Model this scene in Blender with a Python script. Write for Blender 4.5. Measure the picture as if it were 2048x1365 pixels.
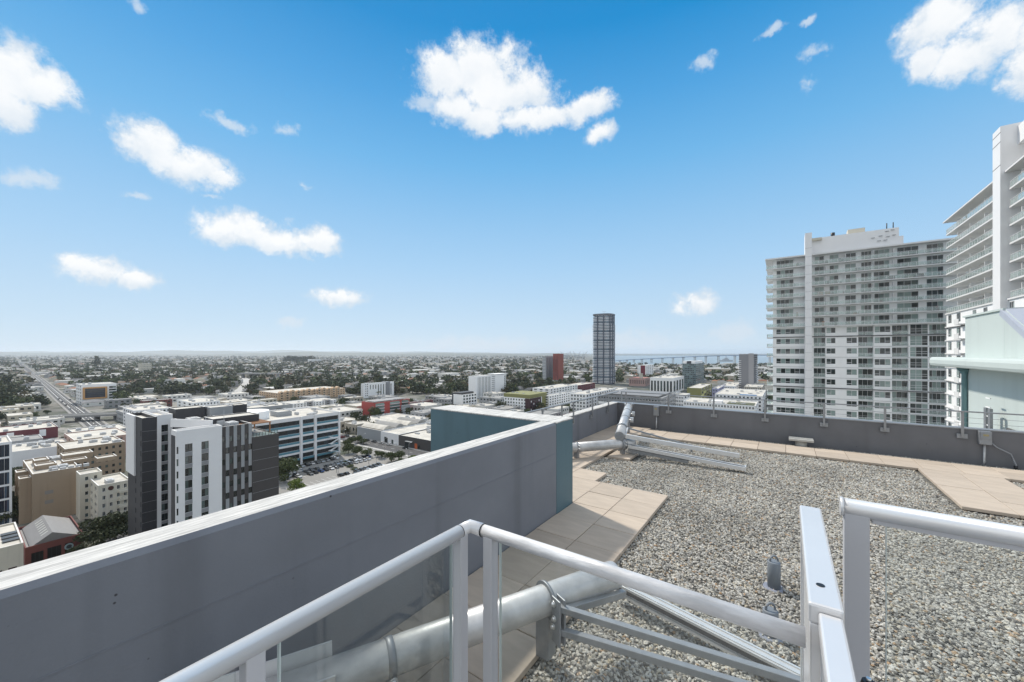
import bpy, bmesh, math, random
import numpy as np
from mathutils import Vector, Matrix
R = math.radians
sc = bpy.context.scene
for _o in list(bpy.data.objects):
    bpy.data.objects.remove(_o)
COL = sc.collection
random.seed(7)
rng = np.random.default_rng(7)

# ------------------------------------------------------------------ camera, sky, sun, exposure
F, CX, HY, H = 785.0, 1024.0, 706.0, 65.0      # focal length in photo pixels, horizon row, eye height above the street
TH = R(34.9)                                   # the street grid is turned this far from the view
SU, CU = math.sin(TH), math.cos(TH)
U = Vector((SU, CU, 0)); V = Vector((-CU, SU, 0))
RZ = math.pi / 2 - TH                          # z rotation that turns local x,y into U,V
SUN_AZ, SUN_EL = R(-35.0), R(47.0)

cam_d = bpy.data.cameras.new('camera'); cam = bpy.data.objects.new('camera', cam_d); COL.objects.link(cam)
cam_d.sensor_width = 36.0; cam_d.lens = 36.0 * F / 2048.0
cam_d.shift_y = (HY - 682.5) / 2048.0
cam_d.clip_start = 0.05; cam_d.clip_end = 60000
cam.location = (0, 0, H); cam.rotation_euler = (R(90), 0, 0)
sc.camera = cam

sun_d = bpy.data.lights.new('sun', 'SUN'); sun = bpy.data.objects.new('sun', sun_d); COL.objects.link(sun)
sun_d.energy = 2.9; sun_d.angle = R(3.0); sun_d.color = (1.0, 0.93, 0.82)
sdir = Vector((math.sin(SUN_AZ) * math.cos(SUN_EL), math.cos(SUN_AZ) * math.cos(SUN_EL), math.sin(SUN_EL)))
sun.rotation_euler = (-sdir).to_track_quat('-Z', 'Y').to_euler()
sun.location = (0, 0, 400)

sc.view_settings.view_transform = 'Standard'; sc.view_settings.look = 'None'
sc.view_settings.gamma = 1.0; sc.view_settings.use_curve_mapping = False
sc.view_settings.exposure = 0.38
sc.render.engine = 'CYCLES'
sc.cycles.use_denoising = True
sc.cycles.max_bounces = 6; sc.cycles.transparent_max_bounces = 12
sc.cycles.caustics_reflective = False; sc.cycles.caustics_refractive = False

def angles(px, py):
    dx = px - CX
    return math.atan2(dx, F), math.atan2(HY - py, math.hypot(F, dx))

class NT:
    """tiny helper for node graphs"""
    def __init__(s, tree): s.t = tree; s.t.nodes.clear()
    def n(s, typ, **kw):
        nd = s.t.nodes.new(typ)
        for k, v in kw.items():
            if k.startswith('i_'):
                key = k[2:]
                key = int(key) if key.isdigit() else key.replace('_', ' ')
                s.set(nd.inputs[key], v)
            else: setattr(nd, k, v)
        return nd
    def set(s, inp, v):
        if isinstance(v, bpy.types.NodeSocket): s.t.links.new(v, inp)
        else: inp.default_value = v
    def m(s, op, a, b=None, c=None, clamp=False):
        nd = s.t.nodes.new('ShaderNodeMath'); nd.operation = op; nd.use_clamp = clamp
        for i, v in enumerate((a, b, c)):
            if v is not None: s.set(nd.inputs[i], v)
        return nd.outputs[0]
    def vm(s, op, a, b=None, out=0):
        nd = s.t.nodes.new('ShaderNodeVectorMath'); nd.operation = op
        s.set(nd.inputs[0], a)
        if b is not None: s.set(nd.inputs[1], b)
        return nd.outputs[out]
    def mix(s, fac, a, b, blend='MIX'):
        nd = s.t.nodes.new('ShaderNodeMix'); nd.data_type = 'RGBA'; nd.blend_type = blend
        s.set(nd.inputs[0], fac); s.set(nd.inputs[6], a); s.set(nd.inputs[7], b)
        return nd.outputs[2]
    def ramp(s, fac, stops):
        nd = s.t.nodes.new('ShaderNodeValToRGB'); s.set(nd.inputs[0], fac)
        el = nd.color_ramp.elements
        while len(el) < len(stops): el.new(0.5)
        for e, (p, c) in zip(el, stops):
            e.position = p; e.color = (*c, 1) if len(c) == 3 else c
        return nd.outputs[0]
    def sstep(s, x, lo, hi):
        nd = s.t.nodes.new('ShaderNodeMapRange'); nd.interpolation_type = 'SMOOTHSTEP'
        s.set(nd.inputs[0], x); nd.inputs[1].default_value = lo; nd.inputs[2].default_value = hi
        return nd.outputs[0]

world = bpy.data.worlds.new('World'); sc.world = world; world.use_nodes = True
def make_sky():
    g = NT(world.node_tree)
    sky = g.n('ShaderNodeTexSky', sky_type='NISHITA', sun_disc=False)
    sky.sun_elevation = SUN_EL; sky.sun_rotation = SUN_AZ
    sky.altitude = 0; sky.air_density = 1.0; sky.dust_density = 0.35; sky.ozone_density = 2.6
    col0 = g.n('ShaderNodeHueSaturation', i_Saturation=0.9, i_Value=1.0, i_Color=sky.outputs[0]).outputs[0]
    tc = g.n('ShaderNodeTexCoord').outputs['Generated']
    dirv = g.vm('NORMALIZE', tc)
    sp = g.n('ShaderNodeSeparateXYZ', i_0=dirv)
    az = g.m('ARCTAN2', sp.outputs[0], sp.outputs[1]); el = g.m('ARCSINE', sp.outputs[2])
    grad = g.ramp(g.m('DIVIDE', g.m('MAXIMUM', el, 0.0), R(60)), [(0.0, (.66, .79, .90)), (0.06, (.57, .745, .905)), (0.2, (.40, .645, .90)), (0.42, (.165, .475, .83)), (0.54, (.078, .370, .755)), (0.66, (.012, .275, .655)), (1.0, (.010, .20, .54))])
    grad = g.vm('SCALE', grad); grad.node.inputs[3].default_value = 7.7
    col = g.mix(0.03, grad, col0)
    nz1 = g.n('ShaderNodeTexNoise', i_Vector=dirv, i_Scale=7.0, i_Detail=8.0, i_Roughness=0.62)
    nz2 = g.n('ShaderNodeTexNoise', i_Vector=dirv, i_Scale=26.0, i_Detail=6.0, i_Roughness=0.6)
    wob = g.vm('ADD', g.vm('MULTIPLY', g.vm('SUBTRACT', nz1.outputs[1], (0.5, 0.5, 0.5)), (0.085, 0.065, 0)),
               g.vm('MULTIPLY', g.vm('SUBTRACT', nz2.outputs[1], (0.5, 0.5, 0.5)), (0.036, 0.034, 0)))
    p = g.vm('ADD', g.n('ShaderNodeCombineXYZ', i_0=az, i_1=el, i_2=0.0).outputs[0], wob)
    # clouds as they stand over the city: (photo x, y, half width, half height, weight)
    blobs = [(20,140,105,72,1),(105,180,82,46,1),(0,200,80,56,1),
      (300,285,80,46,1),(370,325,92,44,1),(435,358,56,30,.95),(232,276,46,16,.7),(425,392,36,12,.6),
      (50,360,84,26,.8),(265,385,42,16,.6),
      (455,243,60,22,.72),(565,252,42,28,.66),(610,372,22,12,.7),
      (470,460,82,38,1),(560,480,96,36,1),(640,476,60,30,1),
      (195,540,88,34,.92),(272,558,66,26,.9),
      (960,128,96,62,1),(890,150,70,56,1),(1030,180,86,56,1),(960,235,66,44,1),(985,185,90,60,1),(915,210,70,46,1),(1040,235,60,36,1),(850,200,44,30,.85),(1090,232,70,32,1),(1165,215,66,32,1),(1200,268,36,30,.9),
      (1880,45,105,72,1),(1990,70,105,92,1),(2045,150,60,66,1),(1850,120,56,44,.95),(1930,110,80,60,1),(2100,60,110,90,1),
      (1548,66,40,16,.72),(1650,100,52,28,.68),(1400,125,44,28,.66),(1625,160,38,30,.66),(1622,50,26,15,.68),
      (672,592,68,25,.86),(1400,610,58,32,.86),(580,648,42,16,.8),
      (1250,684,170,34,.84),(960,692,170,28,.82),(1470,668,70,32,.84),(270,5,26,18,.75)]
    D = Dw = None; vs = ws = None; up = (0, 1, 0)
    for (x, y, rx, ry, w) in blobs:
        a0, e0 = angles(x, y); a1, _ = angles(x + rx, y); a2, _ = angles(x - rx, y)
        _, e1 = angles(x, y + ry); _, e2 = angles(x, y - ry)
        sa, se = 2.0 / abs(a1 - a2), 2.0 / abs(e1 - e2)
        rel = g.vm('MULTIPLY', g.vm('SUBTRACT', p, (a0, e0, 0)), (sa, se, 0)); L = g.vm('LENGTH', rel, out=1)
        b = g.m('SUBTRACT', 1.0 - (1.0 - w) * 1.15, L)
        if w > .85:      # height within the cloud, for its greyer underside
            bp = g.m('MAXIMUM', b, 0.0); v = g.m('MULTIPLY', bp, g.vm('DOT_PRODUCT', rel, up, out=1))
            vs = v if vs is None else g.m('ADD', vs, v); ws = bp if ws is None else g.m('ADD', ws, bp)
            D = b if D is None else g.m('MAXIMUM', D, b)
        else: Dw = b if Dw is None else g.m('MAXIMUM', Dw, b)
    # nearly closed cloud added outside the view, to brighten and whiten the shade
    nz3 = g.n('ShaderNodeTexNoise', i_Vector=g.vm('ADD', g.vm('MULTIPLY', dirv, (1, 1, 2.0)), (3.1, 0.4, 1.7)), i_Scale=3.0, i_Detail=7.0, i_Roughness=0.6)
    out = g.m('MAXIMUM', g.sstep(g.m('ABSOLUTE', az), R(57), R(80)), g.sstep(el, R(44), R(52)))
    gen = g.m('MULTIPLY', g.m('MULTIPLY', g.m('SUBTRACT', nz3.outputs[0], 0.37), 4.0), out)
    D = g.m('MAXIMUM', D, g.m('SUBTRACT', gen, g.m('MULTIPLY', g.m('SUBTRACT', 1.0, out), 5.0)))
    fine = g.n('ShaderNodeTexNoise', i_Vector=dirv, i_Scale=20.0, i_Detail=9.0, i_Roughness=0.72).outputs[0]
    D2 = g.m('ADD', D, g.m('MULTIPLY', g.m('SUBTRACT', fine, 0.5), 1.7))
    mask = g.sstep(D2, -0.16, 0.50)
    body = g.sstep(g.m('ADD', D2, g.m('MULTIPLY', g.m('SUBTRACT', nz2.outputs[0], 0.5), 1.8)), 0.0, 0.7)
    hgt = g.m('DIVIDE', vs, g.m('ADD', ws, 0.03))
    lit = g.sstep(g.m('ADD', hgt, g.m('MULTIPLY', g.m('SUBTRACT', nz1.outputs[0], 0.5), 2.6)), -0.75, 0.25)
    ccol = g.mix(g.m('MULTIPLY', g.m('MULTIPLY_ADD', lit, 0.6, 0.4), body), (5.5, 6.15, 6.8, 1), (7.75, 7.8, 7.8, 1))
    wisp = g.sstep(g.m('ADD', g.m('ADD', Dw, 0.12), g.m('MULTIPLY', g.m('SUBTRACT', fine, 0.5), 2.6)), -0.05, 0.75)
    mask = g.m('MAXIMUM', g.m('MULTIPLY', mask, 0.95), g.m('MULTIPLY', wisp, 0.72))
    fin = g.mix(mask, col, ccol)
    bg = g.n('ShaderNodeBackground', i_Color=fin, i_Strength=0.10)
    o = g.n('ShaderNodeOutputWorld'); g.t.links.new(bg.outputs[0], o.inputs[0])
make_sky()
world.cycles.sampling_method = 'MANUAL'; world.cycles.sample_map_resolution = 128

# ------------------------------------------------------------------ helpers
def PZ(px, py, z=0.0):
    d = (H - z) * F / (py - HY); return Vector(((px - CX) / F * d, d, z))
def PD(px, d, z=0.0): return Vector(((px - CX) / F * d, d, z))
def ZT(py, d): return H - (py - HY) * d / F
def along(p, dv, px):
    k = (px - CX) / F; return (k * p.y - p.x) / (dv.x - k * dv.y)
def AB(w): return (w.x * SU + w.y * CU, -w.x * CU + w.y * SU)
def W(a, b, z=0.0): return Vector((a * SU - b * CU, a * CU + b * SU, z))
def a_on(px, b):
    k = (px - CX) / F; return b * (CU + k * SU) / (SU - k * CU)
def b_on(px, a):
    k = (px - CX) / F; return a * (SU - k * CU) / (CU + k * SU)

MATS = {}
def mat(name, col, rough=0.7, metal=0.0, var=0.12, scale=3.0, bump=0.0, bscale=40.0, stretch=(1, 1, 1), objvar=0.0, spec=0.5, spots=0.0, streak=0.0):
    if name in MATS: return MATS[name]
    m = bpy.data.materials.new(name); m.use_nodes = True; MATS[name] = m
    g = NT(m.node_tree)
    tc = g.n('ShaderNodeTexCoord').outputs['Object']
    co = g.vm('MULTIPLY', tc, stretch)
    n1 = g.n('ShaderNodeTexNoise', i_Vector=co, i_Scale=scale, i_Detail=6.0, i_Roughness=0.6)
    f = g.m('MULTIPLY_ADD', g.m('SUBTRACT', n1.outputs[0], 0.5), var * 2.0, 1.0)
    if streak:
        n3 = g.n('ShaderNodeTexNoise', i_Vector=g.vm('MULTIPLY', tc, (1.0, 1.0, 0.06)), i_Scale=scale * 2.2, i_Detail=4.0)
        f = g.m('MULTIPLY', f, g.m('SUBTRACT', 1.0, g.m('MULTIPLY', g.sstep(n3.outputs[0], 0.5, 0.75), streak)))
    if objvar:
        oi = g.n('ShaderNodeObjectInfo').outputs['Random']
        f = g.m('MULTIPLY', f, g.m('MULTIPLY_ADD', g.m('SUBTRACT', oi, 0.5), objvar * 2.0, 1.0))
    c = g.vm('SCALE', (col[0], col[1], col[2])); c.node.inputs[3].default_value = 1.0
    g.set(c.node.inputs[3], f)
    if spots:
        v = g.n('ShaderNodeTexVoronoi', i_Vector=tc, i_Scale=6.5)
        v2 = g.n('ShaderNodeTexNoise', i_Vector=tc, i_Scale=1.3)
        k = g.m('MULTIPLY', g.sstep(g.m('ADD', v.outputs['Distance'], g.m('MULTIPLY', g.n('ShaderNodeSeparateXYZ', i_0=v.outputs['Color']).outputs[0], 0.075)), 0.085, 0.06), g.sstep(v2.outputs[0], 0.44, 0.47))
        c = g.mix(g.m('MULTIPLY', k, spots), c, (0.03, 0.03, 0.035, 1))
    b = g.n('ShaderNodeBsdfPrincipled', i_Roughness=rough, i_Metallic=metal)
    b.inputs['Specular IOR Level'].default_value = spec
    g.t.links.new(c, b.inputs['Base Color'])
    if bump:
        n2 = g.n('ShaderNodeTexNoise', i_Vector=co, i_Scale=bscale, i_Detail=4.0)
        bp = g.n('ShaderNodeBump', i_Strength=bump, i_Distance=0.01, i_Height=n2.outputs[0])
        g.t.links.new(bp.outputs[0], b.inputs['Normal'])
    o = g.n('ShaderNodeOutputMaterial'); g.t.links.new(b.outputs[0], o.inputs[0])
    return m

def mat_glasswin(name, dark, light, p=0.3, rough=0.06):
    """window glass: dark rooms, some with blinds or curtains drawn (differs from window to window)"""
    if name in MATS: return MATS[name]
    m = bpy.data.materials.new(name); m.use_nodes = True; MATS[name] = m
    g = NT(m.node_tree)
    oi = g.n('ShaderNodeObjectInfo').outputs['Random']
    gn = g.n('ShaderNodeNewGeometry').outputs['Random Per Island']
    r = g.m('FRACT', g.m('ADD', g.m('MULTIPLY', oi, 7.3), gn))
    k = g.sstep(r, 1.0 - p - 0.12, 1.0 - p + 0.25)
    c = g.mix(k, (*dark, 1), (*light, 1))
    b = g.n('ShaderNodeBsdfPrincipled', i_Roughness=rough); g.t.links.new(c, b.inputs['Base Color'])
    b.inputs['Specular IOR Level'].default_value = 0.8
    o = g.n('ShaderNodeOutputMaterial'); g.t.links.new(b.outputs[0], o.inputs[0])
    return m

def mat_clear(name, tint=(0.86, 0.93, 0.91), refl=1.0, milk=None):
    if name in MATS: return MATS[name]
    m = bpy.data.materials.new(name); m.use_nodes = True; MATS[name] = m
    g = NT(m.node_tree)
    t = g.n('ShaderNodeBsdfTransparent', i_Color=(*tint, 1))
    gl = g.n('ShaderNodeBsdfGlossy', i_Roughness=0.02, i_Color=(1, 1, 1, 1))
    ge = g.n('ShaderNodeNewGeometry')
    cs = g.m('ABSOLUTE', g.vm('DOT_PRODUCT', ge.outputs['Incoming'], ge.outputs['Normal'], out=1))
    fr = g.m('MULTIPLY_ADD', g.m('POWER', g.m('SUBTRACT', 1.0, cs), 5.0), 0.96, 0.04)
    mx = g.n('ShaderNodeMixShader'); g.set(mx.inputs[0], g.m('MULTIPLY', fr, refl, clamp=True))
    if milk:
        df = g.n('ShaderNodeBsdfDiffuse', i_Color=(*milk[1], 1)); m2 = g.n('ShaderNodeMixShader'); m2.inputs[0].default_value = milk[0]
        g.t.links.new(t.outputs[0], m2.inputs[1]); g.t.links.new(df.outputs[0], m2.inputs[2]); t = m2
    g.t.links.new(t.outputs[0], mx.inputs[1]); g.t.links.new(gl.outputs[0], mx.inputs[2])
    o = g.n('ShaderNodeOutputMaterial'); g.t.links.new(mx.outputs[0], o.inputs[0])
    return m

class MB:
    def __init__(s): s.v = []; s.f = []; s.m = []; s.sm = []
    def face(s, pts, m=0, smooth=False):
        i = len(s.v); s.v.extend(tuple(p) for p in pts); s.f.append(tuple(range(i, i + len(pts)))); s.m.append(m); s.sm.append(smooth)
    def obox(s, o, ax, ay, az, m=0):
        o, ax, ay, az = map(Vector, (o, ax, ay, az)); i = len(s.v)
        s.v.extend(tuple(o + ax * x + ay * y + az * z) for z in (0, 1) for y in (0, 1) for x in (0, 1))
        for q in ((0, 2, 3, 1), (4, 5, 7, 6), (0, 1, 5, 4), (2, 6, 7, 3), (0, 4, 6, 2), (1, 3, 7, 5)):
            s.f.append(tuple(i + k for k in q)); s.m.append(m); s.sm.append(False)
        return s
    def box(s, x0, x1, y0, y1, z0, z1, m=0):
        return s.obox((x0, y0, z0), (x1 - x0, 0, 0), (0, y1 - y0, 0), (0, 0, z1 - z0), m)
    def bar(s, p0, p1, w, h, m=0, up=(0, 0, 1)):
        """rectangular bar: centre line p0..p1, width w across, height h along up"""
        p0, p1 = Vector(p0), Vector(p1); d = p1 - p0
        side = d.cross(Vector(up)).normalized(); upv = side.cross(d).normalized()
        return s.obox(p0 - side * w / 2 - upv * h / 2, d, side * w, upv * h, m)
    def tube(s, pts, r, n=12, m=0, caps=True, smooth=True):
        pts = [Vector(p) for p in pts]; rs = r if isinstance(r, (list, tuple)) else [r] * len(pts)
        i0 = len(s.v)
        for k, p in enumerate(pts):
            if k == 0: d = pts[1] - p
            elif k == len(pts) - 1: d = p - pts[k - 1]
            else: d = (pts[k + 1] - p).normalized() + (p - pts[k - 1]).normalized()
            d.normalize()
            ref = Vector((0, 0, 1)) if abs(d.z) < 0.92 else Vector((1, 0, 0))
            a = d.cross(ref).normalized(); b = a.cross(d)
            sca = 1.0
            if 0 < k < len(pts) - 1:
                c = (pts[k + 1] - p).normalized().dot(d); sca = 1.0 / max(0.5, c)
            for j in range(n):
                t = 2 * math.pi * j / n
                s.v.append(tuple(p + (a * math.cos(t) + b * math.sin(t) * 1.0) * rs[k]))
        for k in range(len(pts) - 1):
            for j in range(n):
                q = (j + 1) % n
                s.f.append((i0 + k * n + j, i0 + (k + 1) * n + j, i0 + (k + 1) * n + q, i0 + k * n + q)); s.m.append(m); s.sm.append(smooth)
        if caps:
            s.f.append(tuple(i0 + j for j in range(n))); s.m.append(m); s.sm.append(False)
            e = i0 + (len(pts) - 1) * n
            s.f.append(tuple(e + j for j in reversed(range(n)))); s.m.append(m); s.sm.append(False)
        return s
    def prism(s, poly, z0, z1, m=0, mtop=None):
        n = len(poly)
        for j in range(n):
            a, b = poly[j], poly[(j + 1) % n]
            s.face([(a[0], a[1], z0), (b[0], b[1], z0), (b[0], b[1], z1), (a[0], a[1], z1)], m)
        s.face([(q[0], q[1], z1) for q in poly], m if mtop is None else mtop)
        s.face([(q[0], q[1], z0) for q in reversed(poly)], m)
        return s
    def mesh(s, name, mats, off=(0, 0, 0)):
        me = bpy.data.meshes.new(name)
        ox, oy, oz = off
        me.from_pydata([(x - ox, y - oy, z - oz) for x, y, z in s.v], [], s.f)
        if not isinstance(mats, (list, tuple)): mats = [mats]
        for q in mats: me.materials.append(q)
        if len(mats) > 1: me.polygons.foreach_set('material_index', s.m)
        if any(s.sm): me.polygons.foreach_set('use_smooth', s.sm)
        return me
    def build(s, name, mats, parent=None, off=(0, 0, 0), loc=None, rz=None, bevel=0.0):
        o = bpy.data.objects.new(name, s.mesh(name, mats, off)); COL.objects.link(o)
        if parent is not None: o.parent = parent
        if loc is not None: o.location = loc
        if rz is not None: o.rotation_euler = (0, 0, rz)
        if bevel:
            b = o.modifiers.new('bevel', 'BEVEL'); b.width = bevel; b.segments = 2; b.limit_method = 'ANGLE'; b.angle_limit = R(40)
        return o

def tag(o, label=None, cat=None, group=None, kind=None):
    if label: o['label'] = label
    if cat: o['category'] = cat
    if group: o['group'] = group
    if kind: o['kind'] = kind
    return o
def thing(name, label, cat, loc, rz=0.0, group=None):
    o = bpy.data.objects.new(name, None); COL.objects.link(o); o.empty_display_size = 0.2
    o.location = loc; o.rotation_euler = (0, 0, rz)
    return tag(o, label, cat, group)
def put(name, me, parent, loc, rz=0.0):
    o = bpy.data.objects.new(name, me); COL.objects.link(o); o.parent = parent; o.location = loc; o.rotation_euler = (0, 0, rz)
    return o
def copy_tree(o, parent=None):
    c = o.copy(); COL.objects.link(c); c.parent = parent
    for ch in o.children: copy_tree(ch, c)
    return c

# ---- colours
WHITE = mat('white_paint', (0.88, 0.885, 0.89), 0.6, var=0.08, scale=0.4)
GLASS_D = mat_glasswin('window_glass', (0.012, 0.018, 0.02), (0.10, 0.14, 0.135), 0.3)
GLASS_G = mat_glasswin('green_window_glass', (0.018, 0.035, 0.034), (0.17, 0.25, 0.235), 0.45)
GLASS_B = mat_glasswin('blue_window_glass', (0.015, 0.025, 0.045), (0.07, 0.12, 0.18), 0.3)
FRAME_W = mat('window_frame_white', (0.68, 0.69, 0.7), 0.5, var=0.03)
FRAME_D = mat('window_frame_dark', (0.035, 0.037, 0.04), 0.5, var=0.03)
ROOF_W = mat('flat_roof_white', (0.55, 0.52, 0.465), 0.85, var=0.55, scale=0.15)
ROOF_G = mat('flat_roof_grey', (0.30, 0.295, 0.285), 0.9, var=0.5, scale=0.15)
UNITM = mat('roof_unit_metal', (0.45, 0.46, 0.47), 0.5, var=0.15, scale=1.0)
CAPM = mat('parapet_cap_white', (0.72, 0.71, 0.69), 0.7, var=0.1, scale=0.5)

# ---- buildings: local x runs along U, local y along V; face 0: y=y0, face 1: x=x0, face 2: y=y1, face 3: x=x1
WINC = {}
def win_mesh(w, h, nc, style, gl, fr, fw=0.07):
    key = (round(w, 2), round(h, 2), nc, style, gl.name, fr.name)
    if key in WINC: return WINC[key]
    b = MB()
    b.box(0, w, 0, 0.08, 0, fw, 1); b.box(0, w, 0, 0.08, h - fw, h, 1)
    xs = [w * i / nc for i in range(nc + 1)]
    for i, x in enumerate(xs):
        x0 = min(max(x - fw / 2, 0), w - fw); b.box(x0, x0 + fw, 0.002, 0.078, fw, h - fw, 1)
    for i in range(nc):
        b.face([(xs[i] + fw / 2, 0.05, fw), (xs[i + 1] - fw / 2, 0.05, fw), (xs[i + 1] - fw / 2, 0.05, h - fw), (xs[i] + fw / 2, 0.05, h - fw)], 0)
    if style in ('slide', 'mixed'):
        for i in range(nc):
            if style == 'slide' or i % 2 == 0:
                b.box(xs[i] + fw / 2, xs[i + 1] - fw / 2, 0.004, 0.06, h * 0.3, h * 0.3 + fw * 1.3, 1)
    if style == 'curtain':
        for zz in (0.3, 0.52):
            b.box(fw, w - fw, 0.004, 0.06, h * zz, h * zz + fw * 1.2, 1)
    me = b.mesh('window', [gl, fr]); WINC[key] = me
    return me

class Blk:
    """one box-shaped body with openings; wall, roof and every window are parts of `par`"""
    def __init__(s, par, x0, x1, y0, y1, z0, z1, wm, rm=None, faces=None, para=0.7, cap=None, gl=None, fr=None, depth=0.25, units=0, wname='wall', seed=None):
        s.par = par; s.b = (x0, x1, y0, y1, z0, z1)
        gl = gl or GLASS_D; fr = fr or FRAME_D
        mb = MB(); zt = z1 + para; faces = faces or {}
        for k in range(4):
            Wd = (x1 - x0) if k in (0, 2) else (y1 - y0)
            ops = faces.get(k, [])
            s.facade(mb, k, Wd, z0, zt, ops, depth)
            for op in ops:
                a, c, lo, hi = op[:4]; nc = op[4] if len(op) > 4 else 1; st = op[5] if len(op) > 5 else 'plain'
                dd = op[6] if len(op) > 6 else depth
                g2 = op[7] if len(op) > 7 and op[7] else gl
                f2 = op[8] if len(op) > 8 and op[8] else fr
                put('window', win_mesh(c - a, hi - lo, nc, st, g2, f2), par, s.L(k, a, dd - 0.08, lo), (0, -math.pi / 2, math.pi, math.pi / 2)[k])
        t = min(0.3, (x1 - x0) / 4, (y1 - y0) / 4)
        o4 = [(x0, y0), (x1, y0), (x1, y1), (x0, y1)]; i4 = [(x0 + t, y0 + t), (x1 - t, y0 + t), (x1 - t, y1 - t), (x0 + t, y1 - t)]
        for j in range(4):
            q = (j + 1) % 4
            mb.face([(*o4[j], zt), (*o4[q], zt), (*i4[q], zt), (*i4[j], zt)], 1)
            if para > 0.01: mb.face([(*i4[j], zt), (*i4[q], zt), (*i4[q], z1), (*i4[j], z1)], 0)
        mb.build('wall', [wm, cap or CAPM], par) if wname == 'wall' else mb.build(wname, [wm, cap or CAPM], par)
        rb = MB(); rb.face([(*q, z1 + 0.004) for q in i4], 0); rb.build('roof', rm or ROOF_W, par)
        rr = random.Random(seed if seed is not None else int(abs(x0 * 13 + y1 * 7 + z1 * 3)))
        for _ in range(units):
            w, l, h = rr.uniform(1.2, 3.2), rr.uniform(1.2, 4), rr.uniform(0.8, 1.8)
            ux = rr.uniform(x0 + 1.2, max(x0 + 1.3, x1 - 1.2 - w)); uy = rr.uniform(y0 + 1.2, max(y0 + 1.3, y1 - 1.2 - l))
            ub = MB(); ub.box(0, w, 0, l, 0.12, h); ub.box(w * .1, w * .9, l * .1, l * .9, 0, 0.13); ub.box(w * .25, w * .75, l * .2, l * .8, h, h + 0.16)
            ub.build('roof_unit', UNITM, par, loc=(ux, uy, z1 + 0.004))
    def L(s, k, a, t, z):
        x0, x1, y0, y1, _, _ = s.b
        return ((x0 + a, y0 + t, z), (x0 + t, y1 - a, z), (x1 - a, y1 - t, z), (x1 - t, y0 + a, z))[k]
    def facade(s, mb, k, Wd, z0, z1, ops, depth):
        xs = sorted({0.0, Wd, *[o[0] for o in ops], *[o[1] for o in ops]}); zs = sorted({z0, z1, *[o[2] for o in ops], *[o[3] for o in ops]})
        ops2 = [(o[0], o[1], o[2], o[3]) for o in ops]
        for i in range(len(zs) - 1):
            cz = (zs[i] + zs[i + 1]) / 2; run = None
            row = [o for o in ops2 if o[2] < cz < o[3]]
            for j in range(len(xs) - 1):
                cx = (xs[j] + xs[j + 1]) / 2
                hole = any(o[0] < cx < o[1] for o in row)
                if not hole and run is None: run = xs[j]
                if hole and run is not None:
                    mb.face([s.L(k, run, 0, zs[i]), s.L(k, xs[j], 0, zs[i]), s.L(k, xs[j], 0, zs[i + 1]), s.L(k, run, 0, zs[i + 1])], 0); run = None
            if run is not None:
                mb.face([s.L(k, run, 0, zs[i]), s.L(k, Wd, 0, zs[i]), s.L(k, Wd, 0, zs[i + 1]), s.L(k, run, 0, zs[i + 1])], 0)
        for o in ops:
            a, c, lo, hi = o[:4]; d = o[6] if len(o) > 6 else depth
            mb.face([s.L(k, a, 0, lo), s.L(k, c, 0, lo), s.L(k, c, d, lo), s.L(k, a, d, lo)], 0)
            mb.face([s.L(k, a, d, hi), s.L(k, c, d, hi), s.L(k, c, 0, hi), s.L(k, a, 0, hi)], 0)
            mb.face([s.L(k, a, 0, lo), s.L(k, a, d, lo), s.L(k, a, d, hi), s.L(k, a, 0, hi)], 0)
            mb.face([s.L(k, c, 0, hi), s.L(k, c, d, hi), s.L(k, c, d, lo), s.L(k, c, 0, lo)], 0)

def grid(Wd, z0, z1, nf, ncol, wf=0.5, hf=0.5, nc=1, st='plain', m=0.6, sill=0.28, skip=None, **kw):
    """regular windows: nf floors, ncol columns"""
    out = []; fh = (z1 - z0) / nf; cw = (Wd - 2 * m) / ncol
    for i in range(nf):
        for j in range(ncol):
            if skip and skip(i, j): continue
            a = m + cw * (j + (1 - wf) / 2); lo = z0 + fh * (i + sill)
            out.append((a, a + cw * wf, lo, lo + fh * hf, nc, st))
    return out
HERO = []     # footprints that the scattered houses and trees keep clear of
def claim(corner, Lu, Lv, mrg=4): HERO.append((*AB(corner), Lu, Lv, mrg))
def free(p, r=0):
    a, b = AB(p)
    for (a0, b0, lu, lv, mg) in HERO:
        if a0 - mg - r < a < a0 + lu + mg + r and b0 - mg - r < b < b0 + lv + mg + r: return False
    return True
def fit(px, d, yt, xl, xr, maxu=200, maxv=200):
    c = PD(px, d); Lv = along(c, V, xl); Lu = along(c, U, xr)
    Lu = Lu if 0 < Lu < maxu else maxu; Lv = Lv if 0 < Lv < maxv else maxv
    claim(c, Lu, Lv)
    return c, Lu, Lv, ZT(yt, d)

# ------------------------------------------------------------------ the roof we stand on (coordinates a, b along U, V; z below the eye)
def Q(px, py, drop):
    a, b = AB(PZ(px, py, H - drop)); return Vector((a, b, -drop))
def rthing(name, label, cat, base, group=None):
    return thing(name, label, cat, W(base[0], base[1], H + base[2]), RZ, group)
RL = dict(loc=(0, 0, H), rz=RZ)
CONC = mat('painted_concrete_grey', (0.205, 0.218, 0.248), 0.75, var=0.26, scale=0.9, bump=0.25, bscale=60, spots=0.9, streak=0.22)
CONC_D = mat('painted_concrete_dark_grey', (0.150, 0.153, 0.165), 0.75, var=0.35, scale=0.9, bump=0.2, bscale=50, spots=0.7, streak=0.12)
CTOP = mat('weathered_white_coping', (0.56, 0.55, 0.53), 0.8, var=0.95, scale=9.0, bump=0.6, bscale=60, stretch=(0.35, 5.0, 1), spots=0.5)
TEAL = mat('teal_paint', (0.098, 0.172, 0.208), 0.6, var=0.2, scale=1.2, bump=0.1, bscale=60, spots=0.4, streak=0.12)
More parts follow.
